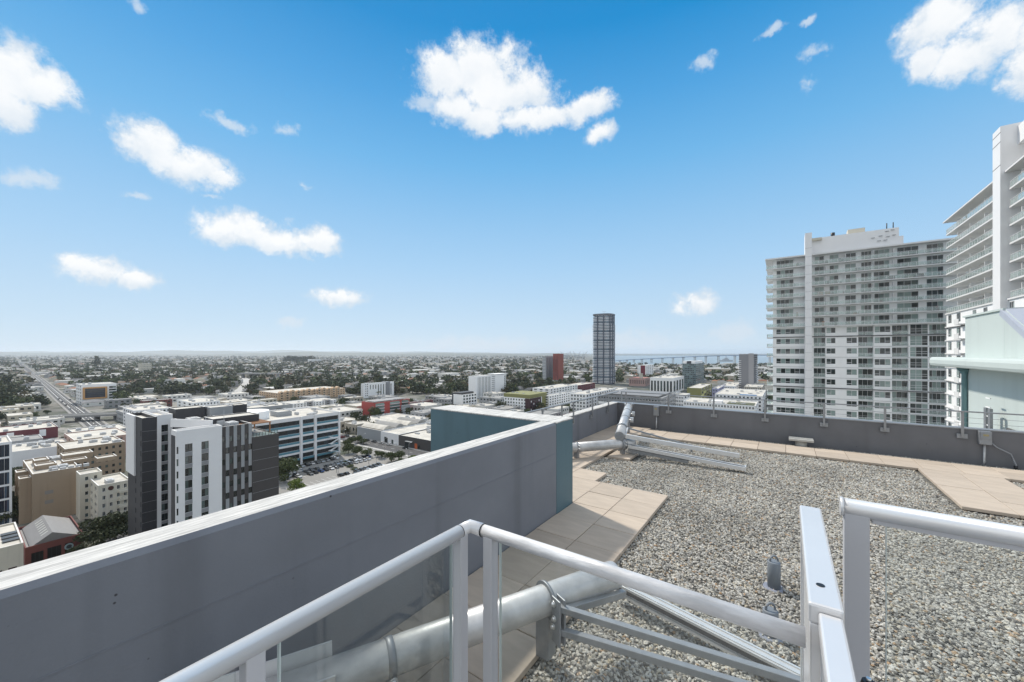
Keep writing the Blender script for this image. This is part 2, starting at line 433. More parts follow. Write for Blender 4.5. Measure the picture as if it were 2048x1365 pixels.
PAVE = mat('beige_paver', (0.475, 0.40, 0.325), 0.8, var=0.24, scale=2.4, bump=0.25, bscale=120, stretch=(4, 1, 1), objvar=0.09)
GALV = mat('galvanised_steel', (0.52, 0.525, 0.53), 0.40, metal=0.35, var=0.6, scale=4.0, bump=0.3, bscale=9)
GALV_D = mat('dull_galvanised_steel', (0.30, 0.315, 0.335), 0.5, metal=0.4, var=0.22, scale=12.0)
ALU = mat('aluminium_beam', (0.70, 0.70, 0.70), 0.4, metal=0.4, var=0.12, scale=4.0, stretch=(0.3, 3, 3))
ALU_D = mat('aluminium_groove_dark', (0.10, 0.10, 0.105), 0.5, metal=0.3, var=0.2)
RAILP = mat('rail_white_paint', (0.72, 0.715, 0.72), 0.27, metal=0.35, var=0.08, scale=3.0, bump=0.05, bscale=18)
RAILS = mat('scratched_rail_paint', (0.68, 0.675, 0.68), 0.42, metal=0.2, var=0.6, scale=14.0, bump=0.3, bscale=30, stretch=(2.2, 0.5, 2))
POSTG = mat('post_grey_paint', (0.50, 0.50, 0.52), 0.5, metal=0.0, var=0.05, scale=2.0, bump=0.05)
STEEL = mat('railing_steel', (0.31, 0.32, 0.335), 0.42, metal=0.5, var=0.1, scale=4.0)
BLACK = mat('black_plastic', (0.012, 0.012, 0.014), 0.4, var=0.1)
BOLT = mat('bolt_steel', (0.7, 0.71, 0.72), 0.3, metal=0.8, var=0.1)
GREYP = mat('anchor_grey_paint', (0.19, 0.215, 0.245), 0.55, var=0.1, scale=6.0)
CLEAR = mat_clear('clear_glass', (0.965, 0.98, 0.975), 1.1)
GEDGE = mat('glass_edge', (0.55, 0.62, 0.60), 0.2, var=0.02)

def bed_mat():
    m = bpy.data.materials.new('gravel_bed'); m.use_nodes = True; g = NT(m.node_tree)
    tc = g.n('ShaderNodeTexCoord').outputs['Object']
    v = g.n('ShaderNodeTexVoronoi', i_Vector=tc, i_Scale=34.0)
    c = g.ramp(v.outputs['Color'], [(0.0, (0.05, 0.05, 0.047)), (0.5, (0.14, 0.135, 0.12)), (1.0, (0.26, 0.25, 0.22))])
    b = g.n('ShaderNodeBsdfPrincipled', i_Roughness=0.9); g.t.links.new(c, b.inputs['Base Color'])
    o = g.n('ShaderNodeOutputMaterial'); g.t.links.new(b.outputs[0], o.inputs[0]); return m
BED = bed_mat()
ZT_, ZG_ = -2.50, -2.575          # paver top, gravel bed

mb = MB()                          # the building's own body below the roof
mb.box(-8, 13.72, -14, 3.2, -H, ZG_, 0); mb.box(5.41, 13.72, 3.2, 5.1, -H, ZG_ , 0)
roof = tag(mb.build('roof', BED, **RL), kind='structure')

def extr(profile, a0, a1, midx, m=None):
    b = m or MB(); n = len(profile)
    for i in range(n):
        p, q = profile[i], profile[(i + 1) % n]
        b.face([(a0, *q), (a0, *p), (a1, *p), (a1, *q)], midx[i])
    b.face([(a0, *p) for p in profile], midx[0]); b.face([(a1, *p) for p in reversed(profile)], midx[0])
    return b
pw = thing('parapet_wall', 'grey concrete parapet wall with pale coping running up to the teal corner', 'wall', W(0, 2.93, H + ZG_), RZ)
base = (0, 2.93, ZG_)
extr([(2.93, -4.5), (2.93, -1.122), (2.957, -1.09), (3.20, -1.09), (3.20, -4.5)], -8, 5.405, [0, 2, 1, 0, 0]).build('wall', [CONC, CTOP, CONC], pw, base)
mb = MB(); mb.box(-8, 5.40, 2.926, 2.94, -1.566, -1.558); mb.build('form_joint', CONC, pw, base)
fw = thing('fin_wall', 'teal painted fin wall with pale coping at the end of the grey parapet', 'wall', W(5.405, 2.925, H + ZG_), RZ)
base = (5.405, 2.925, ZG_)
mb = MB(); mb.box(5.407, 5.97, 2.925, 5.72, -6.5, -1.105); mb.build('wall', TEAL, fw, base, bevel=0.006)
mb = MB(); mb.box(5.402, 5.975, 2.920, 5.725, -1.105, -1.083); mb.build('coping', CTOP, fw, base, bevel=0.006)
bw = thing('parapet_wall', 'low grey parapet wall behind the teal fin wall, carrying a steel railing', 'wall', W(5.97, 4.88, H + ZG_), RZ)
base = (5.97, 4.88, ZG_)
extr([(4.88, -5.0), (4.88, -1.77), (5.10, -1.77), (5.10, -5.0)], 5.97, 13.5, [0, 0, 0, 0]).build('wall', CONC, bw, base)
mb = MB(); mb.box(5.975, 13.5, 4.862, 5.12, -1.77, -1.745); mb.build('coping', CTOP, bw, base)
fp = thing('parapet_wall', 'long dark grey parapet wall across the far end of the gravel roof', 'wall', W(13.5, 0, H + ZG_), RZ)
base = (13.5, 0, ZG_)
mb = MB(); mb.box(13.5, 13.72, -14, 5.1, -5.0, -1.775); mb.build('wall', CONC_D, fp, base)
mb = MB(); mb.box(13.482, 13.74, -14, 5.122, -1.775, -1.75); mb.build('coping', STEEL, fp, base)

# pavers: each slab its own object on the roof
def paver_mesh(w, l):
    bm = bmesh.new(); bmesh.ops.create_cube(bm, size=1)
    for v in bm.verts: v.co = Vector((v.co.x * w, v.co.y * l, (v.co.z - 0.5) * 0.05))
    bmesh.ops.bevel(bm, geom=[e for e in bm.edges if all(v.co.z > -0.01 for v in e.verts)], offset=0.004, segments=1, affect='EDGES')
    me = bpy.data.meshes.new('paver'); bm.to_mesh(me); bm.free(); me.materials.append(PAVE); return me
PAV = {}
def paver(a0, a1, b0, b1):
    w, l = a1 - a0 - 0.007, b1 - b0 - 0.007; key = (round(w, 3), round(l, 3))
    if key not in PAV: PAV[key] = paver_mesh(w, l)
    o = bpy.data.objects.new('paver', PAV[key]); COL.objects.link(o); o.parent = roof
    o.location = ((a0 + a1) / 2, (b0 + b1) / 2, ZT_ + random.uniform(-0.003, 0.003))
    o.rotation_euler = (random.uniform(-.003, .003), random.uniform(-.003, .003), random.uniform(-.003, .003))
T = 0.61; PAVED = []
def field(a0, a1, b0, b1):
    PAVED.append((a0, a1, b0, b1)); na = max(1, round((a1 - a0) / T)); nb = max(1, round((b1 - b0) / T))
    for i in range(na):
        for j in range(nb):
            paver(a0 + (a1 - a0) * i / na, a0 + (a1 - a0) * (i + 1) / na, b0 + (b1 - b0) * j / nb, b0 + (b1 - b0) * (j + 1) / nb)
field(7.21 - 15 * T, 7.21 - 2 * T, 1.69, 2.92)
field(7.21 - 2 * T, 7.21, 1.69, 2.92); field(7.21 - 2 * T, 7.21, 2.92, 4.87)
field(7.21, 7.82, 3.05, 4.87)
field(7.82, 7.82 + 7 * T, 3.66, 4.87); field(7.82 + 7 * T, 13.3, 3.66, 4.87)
field(12.02, 12.63, 3.66 - 12 * T, 3.66); field(12.02, 12.63, 3.66 - 26 * T, 3.66 - 12 * T)
field(12.63, 13.02, 3.66 - 26 * T, 3.66)
field(12.02 - 4 * T - 0.15, 12.02, -2.35 - 2 * T, -2.35)
lp = Q(1246, 910, 2.51)
PAVED.append((lp.x - .35, lp.x + .35, lp.y - .3, lp.y + .3))
paver(lp.x - 0.34, lp.x + 0.34, lp.y - 0.27, lp.y + 0.27)

# gravel: pebbles strewn over the bed
def pebble_mat2():
    m = bpy.data.materials.new('pebble'); m.use_nodes = True; g = NT(m.node_tree)
    oi = g.n('ShaderNodeObjectInfo').outputs['Random']
    c = g.ramp(oi, [(0.0, (0.10, 0.095, 0.088)), (0.16, (0.20, 0.19, 0.172)), (0.34, (0.38, 0.365, 0.33)), (0.50, (0.57, 0.555, 0.51)), (0.68, (0.30, 0.295, 0.28)),
                    (0.82, (0.53, 0.505, 0.44)), (0.93, (0.33, 0.285, 0.21)), (0.98, (0.40, 0.26, 0.15)), (1.0, (0.62, 0.60, 0.56))])
    ps = g.n('ShaderNodeNewGeometry').outputs['Position']
    nn = g.n('ShaderNodeTexNoise', i_Vector=ps, i_Scale=0.9, i_Detail=5.0, i_Roughness=0.65)
    c = g.vm('SCALE', c); g.set(c.node.inputs[3], g.m('MULTIPLY_ADD', g.m('SUBTRACT', nn.outputs[0], 0.5), 1.1, 1.0))
    b = g.n('ShaderNodeBsdfPrincipled', i_Roughness=0.7); g.t.links.new(c, b.inputs['Base Color'])
    o = g.n('ShaderNodeOutputMaterial'); g.t.links.new(b.outputs[0], o.inputs[0]); return m
PEB = pebble_mat2()
def gravel():
    # bed area minus paved fields, as a grid of small quads
    b = MB(); st = 0.2
    na = int((13.45 + 1.0) / st); nb = int((4.85 + 7.5) / st)
    for i in range(na):
        for j in range(nb):
            a0, b0 = -1.0 + i * st, -7.5 + j * st; ca, cb = a0 + st / 2, b0 + st / 2
            if any(q[0] - 0.02 < ca < q[1] + 0.02 and q[2] - 0.02 < cb < q[3] + 0.02 for q in PAVED): continue
            if cb > 2.9 and ca < 5.97: continue
            if ca < 0.7 and cb < 0.7 or ca < 1.3 and cb < -0.4: continue
            b.face([(a0, b0, ZG_ + 0.004), (a0 + st, b0, ZG_ + 0.004), (a0 + st, b0 + st, ZG_ + 0.004), (a0, b0 + st, ZG_ + 0.004)])
    o = b.build('gravel', BED, **RL)
    tag(o, 'grey and tan pebbles covering the flat roof', 'gravel', kind='stuff')
    ng = bpy.data.node_groups.new('strew_pebbles', 'GeometryNodeTree')
    ng.interface.new_socket('Geometry', in_out='INPUT', socket_type='NodeSocketGeometry')
    ng.interface.new_socket('Geometry', in_out='OUTPUT', socket_type='NodeSocketGeometry')
    N, K = ng.nodes, ng.links
    gi, go = N.new('NodeGroupInput'), N.new('NodeGroupOutput')
    dist = N.new('GeometryNodeDistributePointsOnFaces'); dist.inputs['Density'].default_value = 2350.0
    K.new(gi.outputs[0], dist.inputs['Mesh'])
    toI = N.new('GeometryNodeGeometryToInstance')
    for s in range(3):
        ico = N.new('GeometryNodeMeshIcoSphere'); ico.inputs['Radius'].default_value = 0.0140; ico.inputs['Subdivisions'].default_value = 2
        sp = N.new('GeometryNodeSetPosition'); nz = N.new('ShaderNodeTexNoise'); nz.noise_dimensions = '4D'
        nz.inputs['W'].default_value = s * 3.7; nz.inputs['Scale'].default_value = 65.0
        sub = N.new('ShaderNodeVectorMath'); sub.operation = 'SUBTRACT'; sub.inputs[1].default_value = (.5, .5, .5)
        mul = N.new('ShaderNodeVectorMath'); mul.operation = 'SCALE'; mul.inputs[3].default_value = 0.024
        K.new(nz.outputs['Color'], sub.inputs[0]); K.new(sub.outputs[0], mul.inputs[0]); K.new(mul.outputs[0], sp.inputs['Offset'])
        K.new(ico.outputs[0], sp.inputs['Geometry'])
        sm = N.new('GeometryNodeSetMaterial'); sm.inputs['Material'].default_value = PEB; K.new(sp.outputs[0], sm.inputs['Geometry'])
        K.new(sm.outputs[0], toI.inputs[0])
    iop = N.new('GeometryNodeInstanceOnPoints'); iop.inputs['Pick Instance'].default_value = True
    K.new(dist.outputs['Points'], iop.inputs['Points']); K.new(toI.outputs[0], iop.inputs['Instance'])
    ri = N.new('FunctionNodeRandomValue'); ri.data_type = 'INT'; ri.inputs[4].default_value = 0; ri.inputs[5].default_value = 2; ri.inputs['Seed'].default_value = 3
    K.new(ri.outputs[2], iop.inputs['Instance Index'])
    rr = N.new('FunctionNodeRandomValue'); rr.data_type = 'FLOAT_VECTOR'; rr.inputs[0].default_value = (-.6, -.6, 0); rr.inputs[1].default_value = (.6, .6, 6.28)
    K.new(rr.outputs[0], iop.inputs['Rotation'])
    rs = N.new('FunctionNodeRandomValue'); rs.data_type = 'FLOAT_VECTOR'; rs.inputs[0].default_value = (.5, .42, .3); rs.inputs[1].default_value = (1.6, 1.25, .85); rs.inputs['Seed'].default_value = 9
    K.new(rs.outputs[0], iop.inputs['Scale'])
    off = N.new('GeometryNodeTranslateInstances')
    ro = N.new('FunctionNodeRandomValue'); ro.data_type = 'FLOAT_VECTOR'; ro.inputs[0].default_value = (0, 0, 0.002); ro.inputs[1].default_value = (0, 0, 0.024); ro.inputs['Seed'].default_value = 5
    K.new(iop.outputs[0], off.inputs[0]); K.new(ro.outputs[0], off.inputs['Translation'])
    jn = N.new('GeometryNodeJoinGeometry'); K.new(gi.outputs[0], jn.inputs[0]); K.new(off.outputs[0], jn.inputs[0])
    K.new(jn.outputs[0], go.inputs[0])
    md = o.modifiers.new('pebbles', 'NODES'); md.node_group = ng
gravel()

# steel railings on the far walls
def railing(label, posts, axis, const, r0, r1):
    base = (const, r0, -1.75) if axis == 'b' else (r0, const, -1.75)
    t = rthing('roof_railing', label, 'railing', base)
    P = (lambda s, o, z: (const + o, s, z)) if axis == 'b' else (lambda s, o, z: (s, const + o, z))
    mb = MB(); mb.bar(P(r0, 0, -1.36), P(r1, 0, -1.36), 0.05, 0.028); mb.build('top_rail', STEEL, t, base)
    for z in (-1.50, -1.62):
        mb = MB(); mb.tube([P(r0, 0.01, z), P(r1, 0.01, z)], 0.004, 6); mb.build('cable', STEEL, t, base)
    for s in posts:
        mb = MB(); mb.bar(P(s, 0, -1.95), P(s, 0, -1.374), 0.045, 0.03, up=(1, 0, 0) if axis == 'b' else (0, 1, 0)); p = mb.build('post', STEEL, t, base)
        mb = MB()
        if axis == 'b': mb.box(const + 0.012, const + 0.062, s - 0.085, s + 0.085, -1.985, -1.885)
        else: mb.box(s - 0.085, s + 0.085, const + 0.012, const + 0.062, -1.985, -1.885)
        mb.build('bracket_plate', GALV_D, p, base)
railing('steel railing on the low parapet behind the teal fin wall', [a_on(x, 4.82) for x in (1147, 1185, 1217, 1243)] + [9.2, 8.2, 7.2], 'a', 4.82, 6.0, 13.4)
railing('steel railing along the dark far parapet in front of the white towers', [b_on(x, 13.44) for x in (1252, 1337, 1427.5, 1530, 1648, 1770, 1925)] + [-5.4, -7.2], 'b', 13.44, 4.70, -9.5)

# switch boxes on the far parapet
def jbox(px, yb0, yb1, w, ybase, label, hose):
    b = b_on(px, 13.5); p = W(13.5, b); d = p.y
    z0 = -(yb1 - HY) * d / F; z1 = -(yb0 - HY) * d / F
    base = (13.46, b, ZG_); t = rthing('junction_box', label, 'electrical box', base)
    mb = MB(); mb.box(13.37, 13.505, b - w / 2, b + w / 2, z0, z1); bx = mb.build('case', GALV_D, t, base, bevel=0.008)
    mb = MB(); mb.box(13.355, 13.372, b - w / 2 + .015, b + w / 2 - .015, z0 + (z1 - z0) * .45, z1 - .02); ld = mb.build('lid', GALV_D, bx, base, bevel=0.004)
    mb = MB(); mb.box(13.350, 13.356, b - w * .22, b + w * .22, z0 + (z1 - z0) * .66, z1 - .06); mb.build('warning_label', mat('faded_yellow_label', (0.34, 0.29, 0.15), 0.6, var=0.3, scale=20), bx, base)
    mb = MB(); mb.tube([(13.44, b, z0 + .01), (13.44, b, ZG_ + .1), (13.42, b + .03, ZG_ + .02)], 0.022, 10); mb.build('conduit', GALV, t, base)
    if hose:
        e = b_on(2030, 13.4)
        mb = MB(); mb.tube([(13.44, b - w / 2 + .01, z0 + .06), (13.43, b - .18, z0 - .05), (13.41, b - .38, z0 - .16), (13.38, e + .03, z0 - .28), (13.36, e, ZG_ + .12), (13.36, e, ZG_)], 0.016, 8)
        mb.build('flexible_conduit', GALV_D, t, base)
        mb = MB(); mb.tube([(13.36, e, ZG_), (13.36, e, ZG_ + .1)], 0.032, 10); mb.build('conduit_fitting', BLACK, t, base)
jbox(1314, 812, 831, 0.17, 857, 'small grey switch box near the corner with the leaning davit tube', False)
jbox(1967, 862, 888, 0.19, 920, 'grey switch box with yellow label and a flexible hose', True)

# low pedestal with a flat top
q = Vector((13.2, b_on(1602, 13.2), ZG_)); base = (q.x, q.y, ZG_); t = rthing('roof_pedestal', 'squat concrete pedestal with a square slab top on the gravel', 'pedestal', base)
SLAB = mat('pedestal_concrete', (0.42, 0.42, 0.40), 0.8, var=0.15, scale=5)
mb = MB(); mb.tube([(q.x, q.y, ZG_ - .01), (q.x, q.y, ZG_ + .2)], 0.13, 16); mb.build('stem', SLAB, t, base)
mb = MB(); mb.box(q.x - .19, q.x + .19, q.y - .27, q.y + .27, ZG_ + .2, ZG_ + .255); mb.build('slab_top', SLAB, t, base, bevel=0.008)

# fall-arrest anchors
for (px, py, lab, hh) in ((1548, 1173, 'grey cylindrical roof anchor with a lifting ring standing clear on the gravel', .29), (1541, 1268, 'grey cylindrical roof anchor with lifting ring partly behind the scratched handrail', .235)):
    q = Q(px, py, 2.55); base = (q.x, q.y, ZG_); t = rthing('roof_anchor', lab, 'roof anchor', base)
    mb = MB(); mb.tube([(q.x, q.y, ZG_ - .02), (q.x, q.y, ZG_ + hh), (q.x, q.y, ZG_ + hh + .008)], [.062, .062, .055], 20); mb.build('body', GREYP, t, base)
    dv = Vector((SU, -CU)) ; sx, sy = (-CU, -SU)     # ring faces the deck
    e = Vector(AB(Vector((1, 0, 0))))
    mb = MB(); pts = []
    for i in range(13):
        w = math.pi * (1.15 * i / 12 - 0.075); pts.append((q.x + e.x * .042 * math.cos(w), q.y + e.y * .042 * math.cos(w), ZG_ + hh + .012 + .055 * math.sin(w)))
    mb.tube(pts, .0105, 8); mb.build('ring', GREYP, t, base)
    mb = MB(); mb.tube([(q.x, q.y, ZG_ - .01), (q.x, q.y, ZG_ + .02)], [.11, .10], 12); mb.build('base_flange', mat('blue_grey_sealant', (.25, .27, .33), .6), t, base)

# ---- davit masts lying on the roof
def ring(c, d, r0, w, n=24):
    """strap round a tube: centre c, axis d"""
    d = Vector(d).normalized(); c = Vector(c)
    m = MB(); m.tube([c - d * w / 2, c + d * w / 2], r0, n); return m
def davit_near():
    p0, p1 = Q(500, 1418, 2.05), Q(1228, 1149, 2.05); r = .117
    p0 = p0 + (p0 - p1).normalized() * 0.4
    base = (p1.x, p1.y, ZG_); t = rthing('davit_mast', 'thick galvanised davit tube lying over the pavers beneath the handrail corner', 'davit', base)
    d = (p1 - p0).normalized(); side = d.cross(Vector((0, 0, 1)))
    mb = MB(); mb.tube([p0, p1 - d * .02, p1], [r, r, r * .97], 40); mb.build('mast', GALV, t, base)
    def at(px):
        # point on the axis that shows at this photo column
        best = min((abs((CX + F * (w.x / w.y)) - px), s) for s in [i / 600 for i in range(601)] for w in [W(*(p0 + (p1 - p0) * s).xy)])
        return p0 + (p1 - p0) * best[1]
    c = at(778); ring(c, d, r + .006, .05, 40).build('strap', GALV_D, t, base)
    mb = MB(); mb.box(-.03, .03, -.02, .02, -.03, .03); mb = MB()
    e = c - side * (-.0) + side * (r + .012) - Vector((0, 0, .07)); mb.tube([e - side * .02, e + side * .025], .016, 12); mb.tube([e + side * .0, e + side * .012], .028, 16); mb.build('bolt', BOLT, t, base)
    mb = MB(); mb.box(c.x - .03, c.x + .03, c.y - .03, c.y + .03, ZT_ - .002, c.z - r + .02); mb.build('support_leg', GALV, t, base)
    # saddle bracket with pivots
    c = at(1092); mb = MB(); mb.tube([c - d * .012, c + d * .012], r + .028, 36); mb.build('saddle_plate', GALV_D, t, base)
    for k, (dz, ds) in enumerate(((.05, .145), (-.06, .155), (-.13, .14))):
        e = c + side * ds + Vector((0, 0, dz)); mb = MB(); mb.tube([e - d * .045, e + d * .045], .014, 10); mb.tube([e - d * .03, e - d * .018], .024, 12); mb.build('bolt', BOLT, t, base)
    mb = MB(); mb.obox(c + side * .11 - d * .02 - Vector((0, 0, .26)), d * .016, side * .11, (0, 0, .36)); mb.obox(c + side * .11 + d * .028 - Vector((0, 0, .26)), d * .016, side * .11, (0, 0, .36)); mb.build('clevis', GALV_D, t, base, bevel=.006)
    mb = MB(); mb.box(c.x - .06, c.x + .06, c.y - .06, c.y + .06, ZT_ - .002, c.z - r + .02); mb.build('support_block', GALV_D, t, base)
    # square arms running off to the right
    e1 = c + side * .17 + Vector((0, 0, .03)); e2 = c + side * .17 + Vector((0, 0, -.15))
    q1, q2 = Q(1640, 1393, 2.15), Q(1560, 1411, 2.36)
    for e, q_ in ((e1, q1), (e2, q2)):
        f = e + (q_ - e) * 1.6; mb = MB(); mb.bar(e, Vector((f.x, f.y, q_.z)), .052, .052); mb.build('arm', GALV_D, t, base, bevel=.006)
    # brace along the mast to its tip
    g0, g1 = c + side * .16 + Vector((0, 0, -.02)), p1 + side * .10 + Vector((0, 0, -.13)) + d * .03
    mb = MB(); mb.bar(g0, g1, .05, .06); mb.build('brace', GALV_D, t, base, bevel=.006)
    # slotted aluminium beam
    h0, h1 = Vector((*Q(1232, 1166, 2.38).xy, -2.36)), Q(1640, 1368, 2.40)
    hd = (h1 - h0).normalized(); hs = hd.cross(Vector((0, 0, 1)))
    mb = MB(); mb.bar(h0, h1 + hd * .6, .11, .022); mb.bar(h0 - Vector((0, 0, .085)), h1 + hd * .6 - Vector((0, 0, .085)), .11, .022)
    mb.bar(h0 - Vector((0, 0, .043)), h1 + hd * .6 - Vector((0, 0, .043)), .05, .068)
    mb.bar(h0 + hs * .03 + Vector((0, 0, .013)), h1 + hd * .6 + hs * .03 + Vector((0, 0, .013)), .012, .012); mb.bar(h0 - hs * .03 + Vector((0, 0, .013)), h1 + hd * .6 - hs * .03 + Vector((0, 0, .013)), .012, .012)
    mb.build('beam', ALU, t, base)
    mb = MB(); mb.bar(h0 + hs * .026 - Vector((0, 0, .043)), h1 + hd * .6 + hs * .026 - Vector((0, 0, .043)), .006, .05); mb.build('beam_slot', ALU_D, t, base)
    mb = MB(); mb.tube([h0 + hd * .1 + Vector((0, 0, .005)), h0 + hd * .1 + Vector((0, 0, .05))], .012, 10); mb.build('bolt', BOLT, t, base)
    # channel cradle at the lower end
    k0, k1 = at(668), p0
    for sgn, dz in ((-1, .05), (1, -.01)):
        o = k0 - side * 0 + side * sgn * (r * .78) + Vector((0, 0, dz)); L = (k1 - k0)
        mb = MB(); mb.obox(o, L, side * sgn * .02 + Vector((0, 0, .11)), side * sgn * .012); mb.obox(o, L, side * sgn * .10 + Vector((0, 0, -.03)), (0, 0, .012)); mb.build('cradle_channel', ALU, t, base)
davit_near()
def davit_far():
    # tube lying flat, its far end hidden behind the teal fin
    p0, p1 = Q(1105, 899, 2.26), Q(1268, 886, 2.26); r = .115
    base = (p1.x, p1.y, ZG_); t = rthing('davit_mast', 'galvanised davit tube lying level beside the teal fin wall', 'davit', base)
    d = (p1 - p0).normalized(); side = d.cross(Vector((0, 0, 1)))
    mb = MB(); mb.tube([p0, p1 - d * .06, p1], [r, r, r * .8], 28); mb.build('mast', GALV, t, base)
    for f, n in ((.28, 'strap'), (.85, 'saddle_plate')):
        c = p0 + (p1 - p0) * f; ring(c, d, r + (.01 if n == 'strap' else .03), .05 if n == 'strap' else .12, 28).build(n, GALV_D, t, base)
        e = c + side * (r + .02); mb = MB(); mb.tube([e - side * .02, e + side * .05], .02, 10); mb.tube([e + Vector((0, 0, .07)) - side * .02, e + Vector((0, 0, .07)) + side * .04], .018, 10); mb.build('bolt', BOLT, t, base)
        mb = MB(); mb.box(c.x - .05, c.x + .05, c.y - .05, c.y + .05, ZT_ - .006, c.z - r + .02); mb.build('support_block', GALV_D, t, base)
    h0, h1 = p0 + (p1 - p0) * .9 + side * .1 - Vector((0, 0, .04)), Q(1490, 937, 2.46)
    hd = (h1 - h0).normalized(); hs = hd.cross(Vector((0, 0, 1)))
    mb = MB()
    for o in (-.07, .07): mb.bar(h0 + hs * o, h1 + hs * o, .035, .075)
    mb.build('twin_beam', ALU, t, base)
    mb = MB(); mb.bar(h0, h1 - hd * .05, .104, .05); mb.build('beam_slot', ALU_D, t, base)
    mb = MB(); mb.obox(h1 - hs * .09 - Vector((0, 0, .05)), hs * .18, hd * .02, (0, 0, .1)); mb.build('end_plate', ALU, t, base)
    mb = MB(); mb.bar(h0 - Vector((0, 0, .09)), h0 + (h1 - h0) * .55 - Vector((0, 0, .1)), .10, .07); mb.build('inner_beam', GALV_D, t, base)
    # tube leaning up to the corner
    p0, p1 = Q(1239, 873, 2.06), None
    w1 = PD(1257, 12.7); a1, b1 = AB(w1); p1 = Vector((a1, b1, -(815 - HY) * 12.7 / F)); r = .12
    base = (p0.x, p0.y, ZG_); t = rthing('davit_mast', 'galvanised davit tube leaning up into the corner of the parapets', 'davit', base)
    d = (p1 - p0).normalized(); side = d.cross(Vector((0, 0, 1)))
    mb = MB(); mb.tube([p0, p1], r, 28); mb.build('mast', GALV, t, base)
    mb = MB(); mb.tube([p0 - d * .02, p0 + d * .01], r * .96, 28); mb.tube([p0 - d * .05, p0], .03, 12); mb.build('end_cap', GALV_D, t, base)
    for f, rr_, ww in ((.22, .025, .10), (.52, .008, .03), (.78, .008, .03)):
        c = p0 + (p1 - p0) * f; ring(c, d, r + rr_, ww, 28).build('strap', GALV_D, t, base)
    for sgn in (-1, 1):
        mb = MB(); o = p1 + side * sgn * .10; mb.obox(o - d * .2, d * .38, side * .018, (0, 0, .13)); mb.build('fork_cheek', GALV, t, base, bevel=.004)
    mb = MB(); mb.tube([p1 - side * .15 + d * .1 + Vector((0, 0, .08)), p1 + side * .17 + d * .1 + Vector((0, 0, .08))], .022, 10); mb.build('fork_pin', GALV_D, t, base)
    for f in (.5, .72):
        c = p0 + (p1 - p0) * f; mb = MB(); mb.tube([c + side * (r + .0), c + side * (r + .12)], .03, 10); mb.obox(c + side * (r + .03) - Vector((0, 0, .06)), side * .09, d * .09, (0, 0, .12)); mb.build('side_lug', GALV, t, base)
    for f in (.12, .85):
        c = p0 + (p1 - p0) * f; mb = MB(); mb.box(c.x - .06, c.x + .06, c.y - .06, c.y + .06, ZG_, c.z - r + .03); mb.build('support_block', GALV_D, t, base)
    h0, h1 = p0 + d * .12 + side * .12 - Vector((0, 0, .02)), Q(1478, 912, 2.44)
    mb = MB(); mb.bar(h0, h1, .075, .10); mb.build('beam', ALU, t, base, bevel=.005)
    s0 = p0 + d * .6 + side * .15 + Vector((0, 0, .05)); s1 = Q(1383, 892, 2.28)
    mb = MB(); mb.bar(s0, s1, .035, .035); mb.build('stay', GALV_D, t, base)
    mb = MB(); mb.bar(s1 - Vector((0, 0, .15)), s1 + Vector((0, 0, .03)), .04, .04, up=(1, 0, 0)); mb.build('stay_lug', GALV_D, t, base)
    mb = MB(); mb.bar(p0 + d * .15 + side * .12 - Vector((0, 0, .05)), s0, .04, .04); mb.build('link', GALV, t, base)
davit_far()

